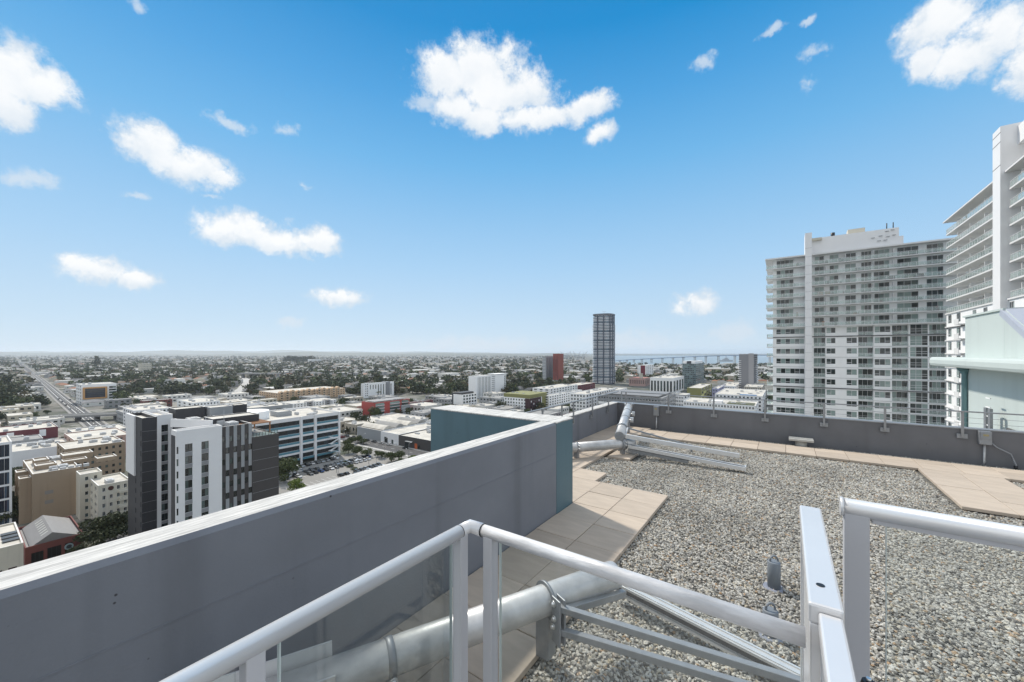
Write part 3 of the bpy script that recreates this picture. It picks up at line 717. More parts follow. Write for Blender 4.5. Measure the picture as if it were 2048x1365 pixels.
# ---- the raised deck with its handrails
mb = MB(); mb.box(-4, 1.16, -3.2, 1.03, -1.80, -1.72); mb.box(1.16, 1.92, -3.2, -0.02, -1.80, -1.72); 
for x, y in ((1.1, .95), (-1, .95), (1.85, -.1), (1.85, -2.6), (-1, -2.6)): mb.box(x - .05, x + .05, y - .05, y + .05, ZG_, -1.80)
tag(mb.build('platform', mat('deck_concrete', (.4, .39, .38), .8, var=.1), **RL), kind='structure')
def hrail():
    A, B_, zr = 1.07, .93, -.622; r = .0205
    base = (A, B_, -1.72); t = rthing('glass_guardrail', 'scratched white tube handrail with glass panels turning a corner over the davit tube', 'guardrail', base)
    mb = MB(); mb.tube([(-3, B_, zr), (A - .055, B_, zr)], r * 1.12, 28); mb.build('handrail', RAILP, t, base)
    mb = MB(); mb.tube([(A - .055, B_, zr), (A, B_, zr), (A, B_ - .06, zr)], r * 1.1, 28, caps=True); mb.build('corner_joint', RAILP, t, base)
    mb = MB(); mb.tube([(A, B_ - .06, zr), (A, -.035, zr)], r, 28); mb.build('handrail', RAILS, t, base)
    for q0, q1, rr_ in (((A - .057, B_, zr), (A - .054, B_, zr), r * 1.125), ((A, B_ - .059, zr), (A, B_ - .062, zr), r * 1.105)):
        mb = MB(); mb.tube([q0, q1], rr_, 28); mb.build('joint_line', BLACK, t, base)
    w = .019
    for px in (921, 505):
        a = a_on(px, B_); mb = MB(); mb.box(a - w, a + w, B_ - w, B_ + w, -1.722, zr - r * .55); mb.build('post', POSTG, t, base, bevel=.003)
    b = b_on(981, A); mb = MB(); mb.box(A - w, A + w, b - w, b + w, -1.722, zr - r * .5); mb.build('post', POSTG, t, base, bevel=.003)
    a0, a1 = a_on(558, B_), a_on(902, B_)
    mb = MB(); mb.box(a0, a1, B_ - .005, B_ + .005, -1.60, zr - r * .6); g1 = mb.build('glass_panel', mat_clear('reflection_dark_glass', (.79, .82, .825), 1.5), t, base)  # tint darkens this pane in place of a dark reflection
    for a in (a0, a1):
        mb = MB(); mb.box(a - .0015, a + .0015, B_ - .0055, B_ + .0055, -1.60, zr - r * .6); mb.build('glass_edge', GEDGE, g1, base)
    b0, b1 = b_on(1001, A), -.03
    mb = MB(); mb.box(A - .005, A + .005, b1, b0, -1.60, zr - r * .6); g1 = mb.build('glass_panel', CLEAR, t, base)
    mb = MB(); mb.box(A - .0055, A + .0055, b0 - .001, b0 + .001, -1.60, zr - r * .6); mb.build('glass_edge', GEDGE, g1, base)
    mb = MB(); mb.box(-3, a_on(470, B_), B_ - .005, B_ + .005, -1.60, zr - r * .6); mb.build('glass_panel', CLEAR, t, base)
    # return box frame beside the gate
    base = (1.4, -.07, -1.72); t = rthing('gate_side_frame', 'white box-section side frame with a drilled top rail beside the gate', 'railing', base)
    zt = -.55; b0, b1 = -.103, -.040
    bm = bmesh.new(); bmesh.ops.create_cube(bm, size=1)
    mb = MB(); mb.box(1.085, 1.765, b0, b1, zt - .045, zt); tr = mb.build('top_rail', RAILP, t, base, bevel=.006)
    hp = Q(1641, 1171, .55)
    mb = MB(); mb.tube([(hp.x, hp.y, zt - .02), (hp.x, hp.y, zt + .0012)], .0085, 20); mb.build('drilled_hole', BLACK, t, base)
    for a in (1.10, 1.735):
        mb = MB(); mb.box(a - .012, a + .026, b0 + .003, b1 - .003, -1.722, zt - .045); mb.build('post', RAILP, t, base, bevel=.004)
    for i in range(3):
        mb = MB(); mb.box(1.126, 1.723, b1 - .02 - .016 * i, b1 - .012 - .016 * i, -1.55, zt - .043 ); mb.build('infill_strip', POSTG if i else RAILP, t, base)
    # open gate leaf
    base = (.9, -.08, -1.72); t = rthing('gate_leaf', 'white box-section gate leaf standing open with a black latch', 'gate', base)
    b0, b1 = -.100, -.058; zt = -.563
    mb = MB(); mb.box(.18, 1.083, b0, b1, zt - .04, zt); mb.build('top_rail', RAILP, t, base, bevel=.005)
    for a in (.2, 1.045):
        mb = MB(); mb.box(a, a + .036, b0 + .003, b1 - .003, -1.65, zt - .04); mb.build('stile', RAILP, t, base, bevel=.004)
    mb = MB(); mb.box(.22, 1.06, b0 + .004, b1 - .004, -1.69, -1.65); mb.build('bottom_rail', RAILP, t, base)
    mb = MB(); mb.box(.235, 1.044, -.082, -.076, -1.65, zt - .04); mb.build('infill_panel', POSTG, t, base)
    l = Q(1714, 1300, .62)
    mb = MB(); mb.tube([(.99, -.128, -.78), (.99, -.128, -.63), (.99, -.128, -.618)], [.013, .013, .010], 16); mb.box(.975, 1.005, -.125, -.099, -.74, -.70); la = mb.build('latch', BLACK, t, base)
    mb = MB(); mb.tube([(.99, -.128, -.618), (.99, -.128, -.612)], .004, 10); mb.build('latch_pin', BOLT, la, base)
    # right hand guardrail
    A, zr = 1.835, -.550; r = .0295; b0 = b_on(1684, A)
    base = (A, b0, -1.72); t = rthing('glass_guardrail', 'smooth white tube handrail with a broad grey post and glass beside the gate', 'guardrail', base)
    mb = MB(); mb.tube([(A, b0, zr), (A, -3.1, zr)], r, 32); mb.build('handrail', RAILP, t, base)
    mb = MB(); mb.tube([(A, b0 + .006, zr), (A, b0 - .004, zr)], r * 1.1, 32); mb.build('end_cap', RAILP, t, base)
    for bb in (b0 - .004, b0 - 1.5):
        mb = MB(); mb.box(A - .024, A + .024, bb - .068, bb, -1.722, zr - r * .55); mb.build('post', POSTG, t, base, bevel=.003)
    bg = b_on(1772, A)
    mb = MB(); mb.box(A - .005, A + .005, bg - 1.2, bg, -1.62, zr - r * .6); mb.build('glass_panel', CLEAR, t, base)
    mb = MB(); mb.box(A - .0055, A + .0055, bg - .001, bg + .001, -1.62, zr - r * .6); mb.build('glass_edge', GEDGE, t, base)
    mb = MB(); mb.box(A - .01, A + .01, -3.0, b0 - .08, zr - r - .012, zr - r * .8); mb.build('glass_channel', POSTG, t, base)
hrail()

# ------------------------------------------------------------------ ground, roads
def ground_mat():
    m = bpy.data.materials.new('city_ground'); m.use_nodes = True; g = NT(m.node_tree)
    tc = g.n('ShaderNodeTexCoord').outputs['Object']
    v = g.n('ShaderNodeTexVoronoi', i_Vector=tc, i_Scale=0.022)
    c = g.ramp(g.n('ShaderNodeSeparateXYZ', i_0=v.outputs['Color']).outputs[0], [(0.0, (0.13, 0.125, 0.115)), (0.35, (0.21, 0.20, 0.18)), (0.55, (0.09, 0.095, 0.075)), (0.75, (0.30, 0.285, 0.26)), (1.0, (0.16, 0.155, 0.14))])
    n = g.n('ShaderNodeTexNoise', i_Vector=tc, i_Scale=0.05, i_Detail=8.0, i_Roughness=0.7)
    c = g.mix(g.sstep(n.outputs[0], 0.45, 0.62), c, (0.055, 0.065, 0.04, 1))
    b = g.n('ShaderNodeBsdfPrincipled', i_Roughness=0.95); g.t.links.new(c, b.inputs['Base Color'])
    o = g.n('ShaderNodeOutputMaterial'); g.t.links.new(b.outputs[0], o.inputs[0]); return m
gb = MB(); S = 30000
gb.face([(-S, -S * .4, 0), (S, -S * .4, 0), (S, S, 0), (-S, S, 0)])
tag(gb.build('ground', ground_mat()), kind='structure')
ASPH = mat('asphalt', (0.075, 0.075, 0.078), 0.9, var=0.2, scale=0.3)
LOTM = mat('worn_parking_asphalt', (0.26, 0.25, 0.235), 0.9, var=0.18, scale=0.08)
CONCR = mat('pale_concrete', (0.44, 0.43, 0.41), 0.9, var=0.12, scale=0.1)
PAVEM = mat('pavement_concrete', (0.27, 0.26, 0.245), 0.9, var=0.12, scale=0.1)
PAINT = mat('road_paint', (0.72, 0.72, 0.70), 0.8, var=0.1)
def strip(pts, w, z, name=None, m=None, mb=None):
    b = mb or MB(); L = []
    for i, p in enumerate(pts):
        d = (pts[min(i + 1, len(pts) - 1)] - pts[max(i - 1, 0)]); d.z = 0; d.normalize(); n = Vector((-d.y, d.x, 0))
        zz = p.z + z; L.append((Vector((p.x, p.y, zz)) + n * w / 2, Vector((p.x, p.y, zz)) - n * w / 2))
    for i in range(len(L) - 1): b.face([L[i][0], L[i][1], L[i + 1][1], L[i + 1][0]])
    if name: return tag(b.build(name, m), kind='structure')
    return b
def uvrect(name, m, a0, a1, b0, b1, z):
    b = MB(); b.box(a0, a1, b0, b1, z - 0.3, z); return tag(b.build(name, m, loc=(0, 0, 0), rz=RZ), kind='structure')
# left street climbing away over the freeway
main = [PZ(230, 878), PZ(200, 858), PZ(127, 801), PZ(94, 772), PZ(62, 745.7), PZ(40, 728)]
strip(main, 11.5, 0.30, 'road', ASPH)
for off, nm in ((5.9, 'pavement'), (-5.9, 'pavement')):
    d = (main[-1] - main[0]).normalized(); n = Vector((-d.y, d.x, 0)); strip([p + n * off * 1.17 for p in main], 2.2, 0.42, nm, PAVEM)
d = (main[-2] - main[1]).normalized(); n = Vector((-d.y, d.x, 0)); mk = MB()
for off in (-2.7, 2.7): strip([p + n * off for p in main[1:5]], 0.5, 0.36, mb=mk)
L = (main[4] - main[1]).length
k = 0
while k < L:
    p = main[1] + (main[4] - main[1]) * (k / L); strip([p + n * .2, p + d * 6 + n * .2], 0.5, 0.365, mb=mk); k += 18
tag(mk.build('road_markings', PAINT), kind='structure')
HERO.append((*AB(main[2]), 1, 1, 12))
# cross streets and pavements of the near grid
uvrect('road', ASPH, 166, 178, 60, 420, 0.06); uvrect('pavement', CONCR, 178, 180.2, 150, 330, 0.18); uvrect('pavement', CONCR, 163.5, 166, 60, 330, 0.18)
uvrect('road', ASPH, -40, 166, 148, 160, 0.05); uvrect('parking_lot', LOTM, 74, 163, 162, 231, 0.10)
uvrect('road', ASPH, 30, 46, 40, 420, 0.055)
mk = MB()
for b_ in range(64, 410, 9): mk.box(171.9, 172.1, b_, b_ + 3.5, 0.058, 0.064)
for r_, (b0, b1) in enumerate(((172, 178), (184, 196), (205, 217))):
    for i in range(19): mk.box(92 + i * 2.9, 92.14 + i * 2.9, b0, b1, 0.10, 0.106)
tag(mk.build('road_markings', PAINT, rz=RZ), kind='structure')
# freeway, ramp and overpass in the middle distance
FW = [PZ(300, 772), PZ(380, 768), PZ(470, 762), PZ(560, 758), PZ(700, 756), PZ(900, 760)]
strip(FW, 95, 0.5, 'freeway', CONCR)
RAMP = [PZ(452, 795), PZ(470, 788), PZ(484, 778), PZ(492, 768), PZ(492, 760), PZ(484, 754)]
strip(RAMP, 13, 1.0, 'freeway_ramp', CONCR)
RAMP2 = [PZ(570, 786), PZ(592, 776), PZ(612, 768), PZ(640, 764)]
strip(RAMP2, 12, 1.2, 'freeway_ramp', CONCR)
op = thing('overpass', 'grey concrete freeway overpass above the sunlit lanes', 'bridge', PZ(510, 757))
p0, p1 = PZ(478, 757) - op.location, PZ(560, 757) - op.location
mb = MB(); mb.bar(p0 + Vector((0, 0, 12)), p1 + Vector((0, 0, 12)), 16, 3); mb.build('deck', mat('overpass_concrete', (.25, .25, .25), .9), op)
for f in (.1, .4, .7, .95):
    mb = MB(); p = p0 + (p1 - p0) * f; mb.box(p.x - 2, p.x + 2, p.y - 4, p.y + 4, -.1, 10.6); mb.build('pier', mat('overpass_concrete', (.25, .25, .25)), op)
op = thing('overpass', 'dark concrete viaduct crossing beside the street with parked cars', 'bridge', PZ(190, 850))
p0, p1 = PZ(108, 845) - op.location, PZ(262, 838) - op.location
mb = MB(); mb.bar(p0 + Vector((0, 0, 5)), p1 + Vector((0, 0, 5)), 12, 1.4); mb.build('deck', mat('overpass_concrete', (.25, .25, .25)), op)
for sgn in (-1, 1):
    sd = (p1 - p0).cross(Vector((0, 0, 1))).normalized() * 5.8 * sgn
    mb = MB(); mb.bar(p0 + sd + Vector((0, 0, 6.2)), p1 + sd + Vector((0, 0, 6.2)), .3, 1); mb.build('barrier', CONCR, op)
for f in (.05, .3, .55, .8):
    mb = MB(); p = p0 + (p1 - p0) * f; mb.box(p.x - .8, p.x + .8, p.y - 2, p.y + 2, -.1, 4.4); mb.build('pier', mat('overpass_concrete', (.25, .25, .25)), op)

# ------------------------------------------------------------------ buildings
DARK = mat('charcoal_cladding', (0.050, 0.050, 0.056), 0.6, var=0.10, scale=0.6)
DARKB = mat('brown_black_cladding', (0.066, 0.060, 0.060), 0.6, var=0.10, scale=0.6)
PANELW = mat('white_panel', (0.80, 0.80, 0.81), 0.6, var=0.06, scale=0.3)
GREYC = mat('grey_cladding', (0.33, 0.345, 0.36), 0.6, var=0.06)
CREAM = mat('cream_stucco', (0.58, 0.545, 0.46), 0.85, var=0.08, scale=0.5, streak=0.12)
TANW = mat('tan_stucco', (0.335, 0.255, 0.18), 0.85, var=0.08, scale=0.4, streak=0.1)
PEACH = mat('peach_stucco', (0.58, 0.42, 0.28), 0.85, var=0.10, scale=0.2)
BRICK = mat('dark_red_brick', (0.175, 0.062, 0.055), 0.85, var=0.12, scale=1.5)
MAROON = mat('maroon_cladding', (0.16, 0.042, 0.052), 0.7, var=0.08)
REDC = mat('red_cladding', (0.36, 0.055, 0.045), 0.6, var=0.08)
OLIVE = mat('olive_cladding', (0.23, 0.225, 0.085), 0.7, var=0.1)
STONE = mat('grey_stone_cladding', (0.235, 0.235, 0.25), 0.7, var=0.08)
ORANGE = mat('orange_frame', (0.56, 0.30, 0.115), 0.6, var=0.06)
WOOD = mat('pergola_wood', (0.36, 0.17, 0.075), 0.7, var=0.15)
SPAN = mat('grey_spandrel', (0.25, 0.255, 0.27), 0.5, var=0.08)
GREENROOF = mat('planted_roof', (0.075, 0.085, 0.035), 0.95, var=0.4, scale=0.5)
METAL = mat('corrugated_roof', (0.24, 0.235, 0.235), 0.6, var=0.18, scale=0.3, stretch=(6, 1, 1))

def tower_dark():
    c = PD(352, 99); t = thing('apartment_tower', 'tall black and white clad apartment block with strips of dark windows', 'building', c, RZ); claim(c, 60, 45)
    zt = 44.2
    Lw = along(c, U, 444); L2 = along(c, U, 505); L3 = along(c, U, 558); Lv = along(c, V, 344)
    S = lambda px: along(c, U, px)
    f0 = []; 
    for i in range(13):
        z = zt - 4.7 - 3.12 * i
        for (x0, x1) in ((370, 385), (403, 417.5)): f0.append((S(x0), S(x1), z, z + 2.05, 2, 'mixed'))
        f0.append((S(353.2), S(357), z - .1, z + 1.7, 1, 'plain'))
    f1 = [(Lv * .3, Lv * .3 + .7, zt - 4.7 - 3.12 * i, zt - 3 - 3.12 * i) for i in range(13)]
    Blk(t, 0, Lw, 0, Lv + .6, 0, zt, PANELW, ROOF_W, {0: f0}, para=1.0, fr=FRAME_D)
    for i in range(12):
        z = zt - 4.7 - 3.12 * i
        for (x0, x1) in ((370, 385), (403, 417.5)):
            mb = MB(); mb.box(S(x0), S(x1), -.03, .02, z - 1.02, z - .02); mb.build('spandrel_panel', SPAN, t)
    # dark side return
    mb = MB(); mb.box(-.06, .0, 0.6, Lv + .5, 0, zt - .3); mb.build('side_cladding', DARK, t)
    # checkered section
    f0 = []; n = 8; cw = (L2 - Lw) / n; strips = []
    for i in range(13):
        z = zt - 4.4 - 3.12 * i
        for j in range(n):
            a = cw * j
            if (i + j) % 2 == 0: f0.append((a + .06, a + cw - .06, z + .5, z + 2.1, 1, 'plain'))
    Blk(t, Lw, L2, 0.35, 16, 0, zt - .4, DARKB, ROOF_G, {0: f0}, para=.9, gl=GLASS_D, fr=FRAME_D, units=3)
    for j in range(1, n, 2):
        for i in range(6):
            z1 = zt + .4 - i * 6.24 - (0 if i == 0 else .0); 
            zz1 = z1 if i == 0 else zt - 4.4 - 3.12 * (2 * i - 1) + .45
            zz0 = zt - 4.4 - 3.12 * (2 * i + 1) + 2.15
            if zz1 - zz0 > .5:
                mb = MB(); mb.box(Lw + cw * j + .05, Lw + cw * (j + 1) - .05, .28, .36, zz0, zz1); mb.build('grey_panel', GREYC, t)
    # brown section with roof terrace
    Blk(t, L2, L3, .1, 17, 0, zt - 3.9, DARKB, ROOF_G, {}, para=.25, cap=DARKB)
    for i in range(10):
        mb = MB(); mb.box(L2 + .1, L3 - .1, .075, .102, zt - 7.4 - 3.12 * i, zt - 7.34 - 3.12 * i); mb.build('panel_joint', GREYC, t)
    for i in range(9):
        x = L2 + .3 + i * (L3 - L2 - .6) / 8; mb = MB(); mb.box(x - .04, x + .04, .3, .38, zt - 3.7, zt - 2.5); mb.build('baluster', FRAME_D, t)
    mb = MB(); mb.box(L2 + .2, L3 - .2, .3, .38, zt - 2.55, zt - 2.45); mb.build('terrace_rail', FRAME_D, t)
    mb = MB(); mb.box(L2 + .2, L3 - .2, .33, .35, zt - 3.6, zt - 2.6); mb.build('terrace_glass', mat_clear('terrace_glass', (.75, .85, .85)), t)
    for i in range(12):
        y = 3.2 + i * 1.0; mb = MB(); mb.box(L2 - 4, L3 - .8, y, y + .35, zt - .45, zt - .2); mb.build('pergola_slat', WOOD, t)
    for (x, y) in ((L2 + .3, 3.4), (L3 - 1.2, 3.4), (L2 + .3, 14), (L3 - 1.2, 14)):
        mb = MB(); mb.box(x, x + .3, y, y + .3, zt - 3.65, zt - .45); mb.build('pergola_post', WOOD, t)
    # tall left wing behind
    q = PD(284, 120) - c; ax = q.x * SU + q.y * CU; by = -q.x * CU + q.y * SU
    qq = PD(284, 120); S2 = lambda px: along(qq, U, px); Ld, Lw2, Lvl = S2(314), S2(345), along(qq, V, 256)
    Blk(t, ax, ax + Ld, by, by + Lvl, 0, zt - .2, DARK, ROOF_W, {1: [(Lvl * .55, Lvl * .55 + .8, zt - 4.9 - 3.12 * i, zt - 3.2 - 3.12 * i) for i in range(13)] + [(Lvl - 1.6, Lvl - .8, zt - 4.9 - 3.12 * i, zt - 3.2 - 3.12 * i) for i in range(13)]}, para=1.0, cap=CAPM)
    for i in range(12):
        mb = MB(); mb.box(ax - .02, ax + Ld + .02, by - .03, by + .02, zt - 3.4 - 3.12 * i, zt - 3.34 - 3.12 * i); mb.build('panel_joint', GREYC, t)
    mb = MB(); mb.box(ax - .45, ax - .03, by + Lvl * .42, by + Lvl + .3, zt - 18, zt + .9); mb.build('white_side_panel', PANELW, t)
    w0 = S2(322.5) - Ld; w1 = S2(336) - Ld
    Blk(t, ax + Ld, ax + Lw2, by - .15, by + Lvl - 1, 0, zt + .3, PANELW, ROOF_W, {0: [(w0, w1, zt - 4.2 - 3.12 * i, zt - 2.0 - 3.12 * i, 2, 'mixed') for i in range(14)]}, para=.9, fr=FRAME_D)
    for i in range(13):
        mb = MB(); mb.box(ax + Ld + w0, ax + Ld + w1, by - .18, by - .13, zt - 5.15 - 3.12 * i, zt - 4.25 - 3.12 * i); mb.build('spandrel_panel', SPAN, t)
    # link and penthouses on the roof
    Blk(t, ax + Lw2 + .3, L2 + 1, Lv + 3, by + Lvl - 2, 0, zt - 1.2, DARK, ROOF_W, {}, para=.9, units=5)
    for (x0, x1, y0, y1, h, m_) in ((ax + Lw2 + 1, ax + Lw2 + 9, by + 1, by + 8, 3.4, DARK), (ax + Lw2 + 9.5, ax + Lw2 + 16, by - 2, by + 5, 3.2, GREYC), (ax + Lw2 + 18, ax + Lw2 + 22, by + 2, by + 7, 2.8, DARK), (L2 - 7, L2 + 5, 8, 15, 2.8, DARK)):
        Blk(t, x0, x1, y0, y1, zt - 1.2, zt + h - 1.2, m_, ROOF_W, {}, para=.25, wname='penthouse_wall')
    mb = MB(); mb.tube([(8, 6, zt), (8, 6, zt + 3.2)], .05, 6); mb.tube([(12, 5, zt), (12, 5, zt + 4.5)], .05, 6); mb.build('antenna', UNITM, t)
    mb = MB(); mb.bar((2, 12, zt + 1.6), (9, 4.2, zt + 1.0), .3, 2.2); mb.build('roof_screen', PANELW, t)
tower_dark()

def blue_office():
    ce = PD(680, 250); L = 56.0; c = ce - U * L; t = thing('office_building', 'white office block with long dark blue ribbon windows facing the car park', 'building', c, RZ); claim(c, L, 42)
    h = ZT(826.5, 250); BLUEG = mat_glasswin('ribbon_glass', (.004, .007, .012), (.012, .025, .035), .3, .25); TURQ = mat('turquoise_spandrel', (.10, .26, .33), .25, var=.1)
    fh = (h - 1.2) / 5.2; S = lambda px: along(ce, U, px) + L
    x1, x2, x3 = S(602.5), S(631), L
    ops = []
    for i in range(5):
        z = h - .9 - fh * (i + 1) + .55 * fh * 0
        for (a, b_) in ((1.2, x1 - .9), (x1 + .9, x2 - .9), (x2 + .9, L - 1.2)):
            ops.append((a, b_, z + .45 * fh, z + fh - .15, max(3, int((b_ - a) / 2.2)), 'plain'))
    Blk(t, 0, L, 0, 40, 4.4, h, PANELW, ROOF_W, {0: ops, 3: []}, para=1.0, gl=BLUEG, fr=FRAME_D, depth=.6, units=7)
    for i in range(5):
        z = h - .9 - fh * (i + 1)
        for (a, b_) in ((1.2, x1 - .9), (x1 + .9, x2 - .9), (x2 + .9, L - 1.2)):
            mb = MB(); mb.box(a, b_, -.02, .1, z + .2 * fh, z + .45 * fh - .02); mb.build('spandrel', TURQ, t)
    for x in (x1, x2, L - .6, 1.0):
        mb = MB(); mb.box(x - .55, x + .55, -.5, .1, 0, h + .9); mb.build('pilaster', PANELW, t)
    for x in range(6, int(L), 8):
        for y in (10, 24, 37):
            mb = MB(); mb.box(x - .4, x + .4, y - .4, y + .4, 0, 4.45); mb.build('ground_column', PANELW, t)
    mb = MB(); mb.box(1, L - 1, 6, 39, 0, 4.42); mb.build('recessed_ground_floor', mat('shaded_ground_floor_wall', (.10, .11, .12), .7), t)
    for i in range(3):   # outside stair
        mb = MB(); z = .3 + i * 4.2; x = x3 - 7; mb.bar((x, -1.5, z), (x + 5.5, -1.5, z + 2.2), 1.6, .25); mb.bar((x + 5.5, -3, z + 2.2), (x, -3, z + 4.3), 1.6, .25); mb.box(x - 1.2, x + .2, -4, -.6, z + 4.15, z + 4.3); mb.build('stair_flight', WHITE, t)
    pb = MB(); n = 24; pb.prism([(14 + 9 * math.cos(2 * math.pi * j / n), 22 + 9 * math.sin(2 * math.pi * j / n)) for j in range(n)], h, h + 4.5); pb.build('round_penthouse', WHITE, t)
    Blk(t, 26, 34, 16, 26, h, h + 2.6, GREYC, ROOF_W, {}, para=.3, wname='penthouse_wall')
    # glazed entrance canopy
    mb = MB(); mb.box(3, 13, -7, -.1, 4.2, 4.5); mb.build('entrance_canopy', mat('canopy_glass', (.16, .24, .27), .2), t)
    for x in (3.3, 12.7):
        mb = MB(); mb.box(x - .15, x + .15, -6.8, -6.5, 0, 4.25); mb.build('canopy_post', WHITE, t)
blue_office()

def gen(name, label, px, d, yt, xl, xr, wm, nf, n0, n1, cat='building', rm=None, gl=None, fr=None, wf=.5, hf=.5, nc=1, st='plain', units=3, para=.6, maxu=90, maxv=90, group=None, sill=.28, base=0.0, wf1=None, depth=.3, minu=6, minv=6):
    c, Lu, Lv, h = fit(px, d, yt, xl, xr, maxu, maxv); Lu = max(Lu, minu); Lv = max(Lv, minv)
    t = thing(name, label, cat, c, RZ, group)
    Blk(t, 0, Lu, 0, Lv, base, h - para, wm, rm, {0: grid(Lu, base, h - para, nf, n0, wf, hf, nc, st, sill=sill) if n0 else [], 1: grid(Lv, base, h - para, nf, n1, wf1 or wf, hf, nc, st, sill=sill) if n1 else []}, para=para, gl=gl, fr=fr, units=units, depth=depth)
    return t, c, Lu, Lv, h - para

# left foreground blocks
t, c, Lu, Lv, h = gen('apartment_building', 'tan stucco apartment block with a blank side wall and pale stepped roof', 65, 149, 949, 26, 160, TANW, 6, 0, 5, wf=.35, hf=.55, units=8, maxv=34)
for (x0, x1, y0, y1, z) in ((-3, 0, 3, 8, h - 1.5), (-3, 0, 14, 20, h - 1.0), (6, 15, -0.0, .0, 0)):
    if x1 > x0 and y1 > y0:
        Blk(t, x0, x1, y0, y1, 0, z, TANW, ROOF_W, {1: [(.8, 4.2, 3 + 3 * i, 5 + 3 * i, 2) for i in range(4)]}, para=.5)
for z, x in ((6.5, 3), (10.2, 3), (11, 17), (7, 17)):
    mb = MB(); mb.box(x, x + 2.2, -.03, .02, z, z + 1.4); mb.build('wall_vent', mat('wall_vent_grey', (.24, .22, .20)), t)
for (x0, x1, y0, y1, dh) in ((1.5, 7, 9, 15, 1.4), (9, 16, 12, 17, 1.0), (2, 6, 20, 27, 1.6), (10, 19, 21, 29, 1.8), (18, 24, 6, 12, 1.2)):
    Blk(t, x0, x1, y0, y1, h, h + dh, TANW, ROOF_W, {}, para=.45, wname='roof_step')
for i in range(5):
    mb = MB(); mb.box(5 + i * 2.1, 6.6 + i * 2.1, 1.4, 2.6, h, h + 1.1); mb.build('roof_unit', UNITM, t)
t, c, Lu, Lv, h = gen('apartment_building', 'cream apartment wing with an oval window and small balconies beside the black tower', 196, 146, 972, 178, 262, CREAM, 5, 4, 2, wf=.42, hf=.5, nc=2, units=1, maxv=16, fr=FRAME_W)
mb = MB(); mb.tube([(Lu * .38, -.06, h - 1.2), (Lu * .38, .05, h - 1.2)], .8, 20); mb.build('oval_window', mat('oval_window_brown', (.06, .02, .015), .3), t)
for i in range(4):
    mb = MB(); mb.box(Lu * .62, Lu * .9, -1.2, .0, 2.6 + i * 2.9, 3.5 + i * 2.9); mb.build('balcony', CREAM, t)
t, c, Lu, Lv, h = gen('apartment_building', 'cream bay of the tan block with two columns of windows', 160, 152, 950, 152, 178, CREAM, 6, 2, 0, wf=.4, hf=.5, units=0, maxv=10, fr=FRAME_W)
gen('apartment_building', 'tan stepped apartment block with pale parapets behind the cream wing', 130, 196, 899, 105, 250, TANW, 5, 8, 3, wf=.4, hf=.45, units=6, maxv=26)
gen('apartment_building', 'pinkish tan apartment block with long white roof ledges', 150, 230, 882, 128, 262, mat('pink_stucco', (.40, .27, .23), .85), 4, 9, 3, wf=.4, hf=.45, units=5, maxv=40)
# blue glass block at the left edge
t, c, Lu, Lv, h = gen('office_building', 'blue glass office block with white bands at the frame edge', -60, 140, 893, -110, 24, PANELW, 6, 7, 3, gl=GLASS_B, wf=.96, hf=.86, nc=2, sill=.07, units=2, maxv=20)
# garage with a gable roof
def garage():
    c = PD(50, 119); L = along(c, U, 168); t = thing('brick_garage', 'low red brick garage with a grey gabled roof and dark vehicle doors', 'building', c, RZ); claim(c, L, 24)
    W2 = 24; h = 5.0
    Blk(t, 0, L, 0, W2, 0, h, BRICK, METAL, {0: [(1.2, L * .30, 0.05, 3.6, 3, 'plain', .8), (L * .36, L * .60, 0.05, 3.9, 3, 'plain', .8), (L * .66, L * .80, .05, 3.9, 2, 'plain', .5)]}, para=.8, cap=BRICK, gl=mat('dark_doorway', (.012, .011, .011), .6), fr=FRAME_D)
    rb = MB(); rx = L * .45
    rb.face([(1, .6, h + .3), (1, W2 - .6, h + .3), (rx, W2 - .6, h + 3.4), (rx, .6, h + 3.4)]); rb.face([(rx, .6, h + 3.4), (rx, W2 - .6, h + 3.4), (L - .6, W2 - .6, h + .3), (L - .6, .6, h + .3)])
    rb.face([(1, .6, h + .3), (rx, .6, h + 3.4), (L - .6, .6, h + .3)]); rb.face([(1, W2 - .6, h + .3), (L - .6, W2 - .6, h + .3), (rx, W2 - .6, h + 3.4)])
    rb.build('gable_roof', METAL, t)
    for i in range(7):
        y = 4 + i * 2.5; z = lambda x: h + .3 + (x - 1) * 3.1 / (rx - 1) + .06
        x0, x1 = rx * .62, rx * .90
        mb = MB(); mb.face([(x0, y, z(x0)), (x1, y, z(x1)), (x1, y + .6, z(x1)), (x0, y + .6, z(x0))]); mb.build('skylight', mat('skylight_panel', (.6, .6, .57), .5), t)
    mb = MB(); mb.tube([(L * .73, -.12, 2.7), (L * .73, -.02, 2.7)], 1.0, 24); s = mb.build('round_sign', mat('sign_blue_white', (.32, .42, .46), .5, var=.5, scale=3), t)
    mb = MB(); mb.tube([(L * .73, -.16, 2.7), (L * .73, -.10, 2.7)], .62, 24); mb.build('sign_centre', mat('sign_dark', (.05, .06, .07), .5), t)
garage()
t, c, Lu, Lv, h = gen('shop_building', 'pale cream single-storey shop with a flat white roof and skylights beside the brick garage', -60, 96, 1112, -90, 47, CREAM, 1, 3, 0, wf=.6, hf=.62, nc=3, sill=.03, units=0, maxv=22, gl=mat('dark_red_doorway', (.05, .012, .012), .6), para=.5)
for i in range(3):
    mb = MB(); mb.box(Lu * .62, Lu * .62 + 3, 5 + i * 3.2, 7 + i * 3.2, h, h + .35); mb.build('skylight', mat('dark_skylight', (.06, .06, .06), .3), t)
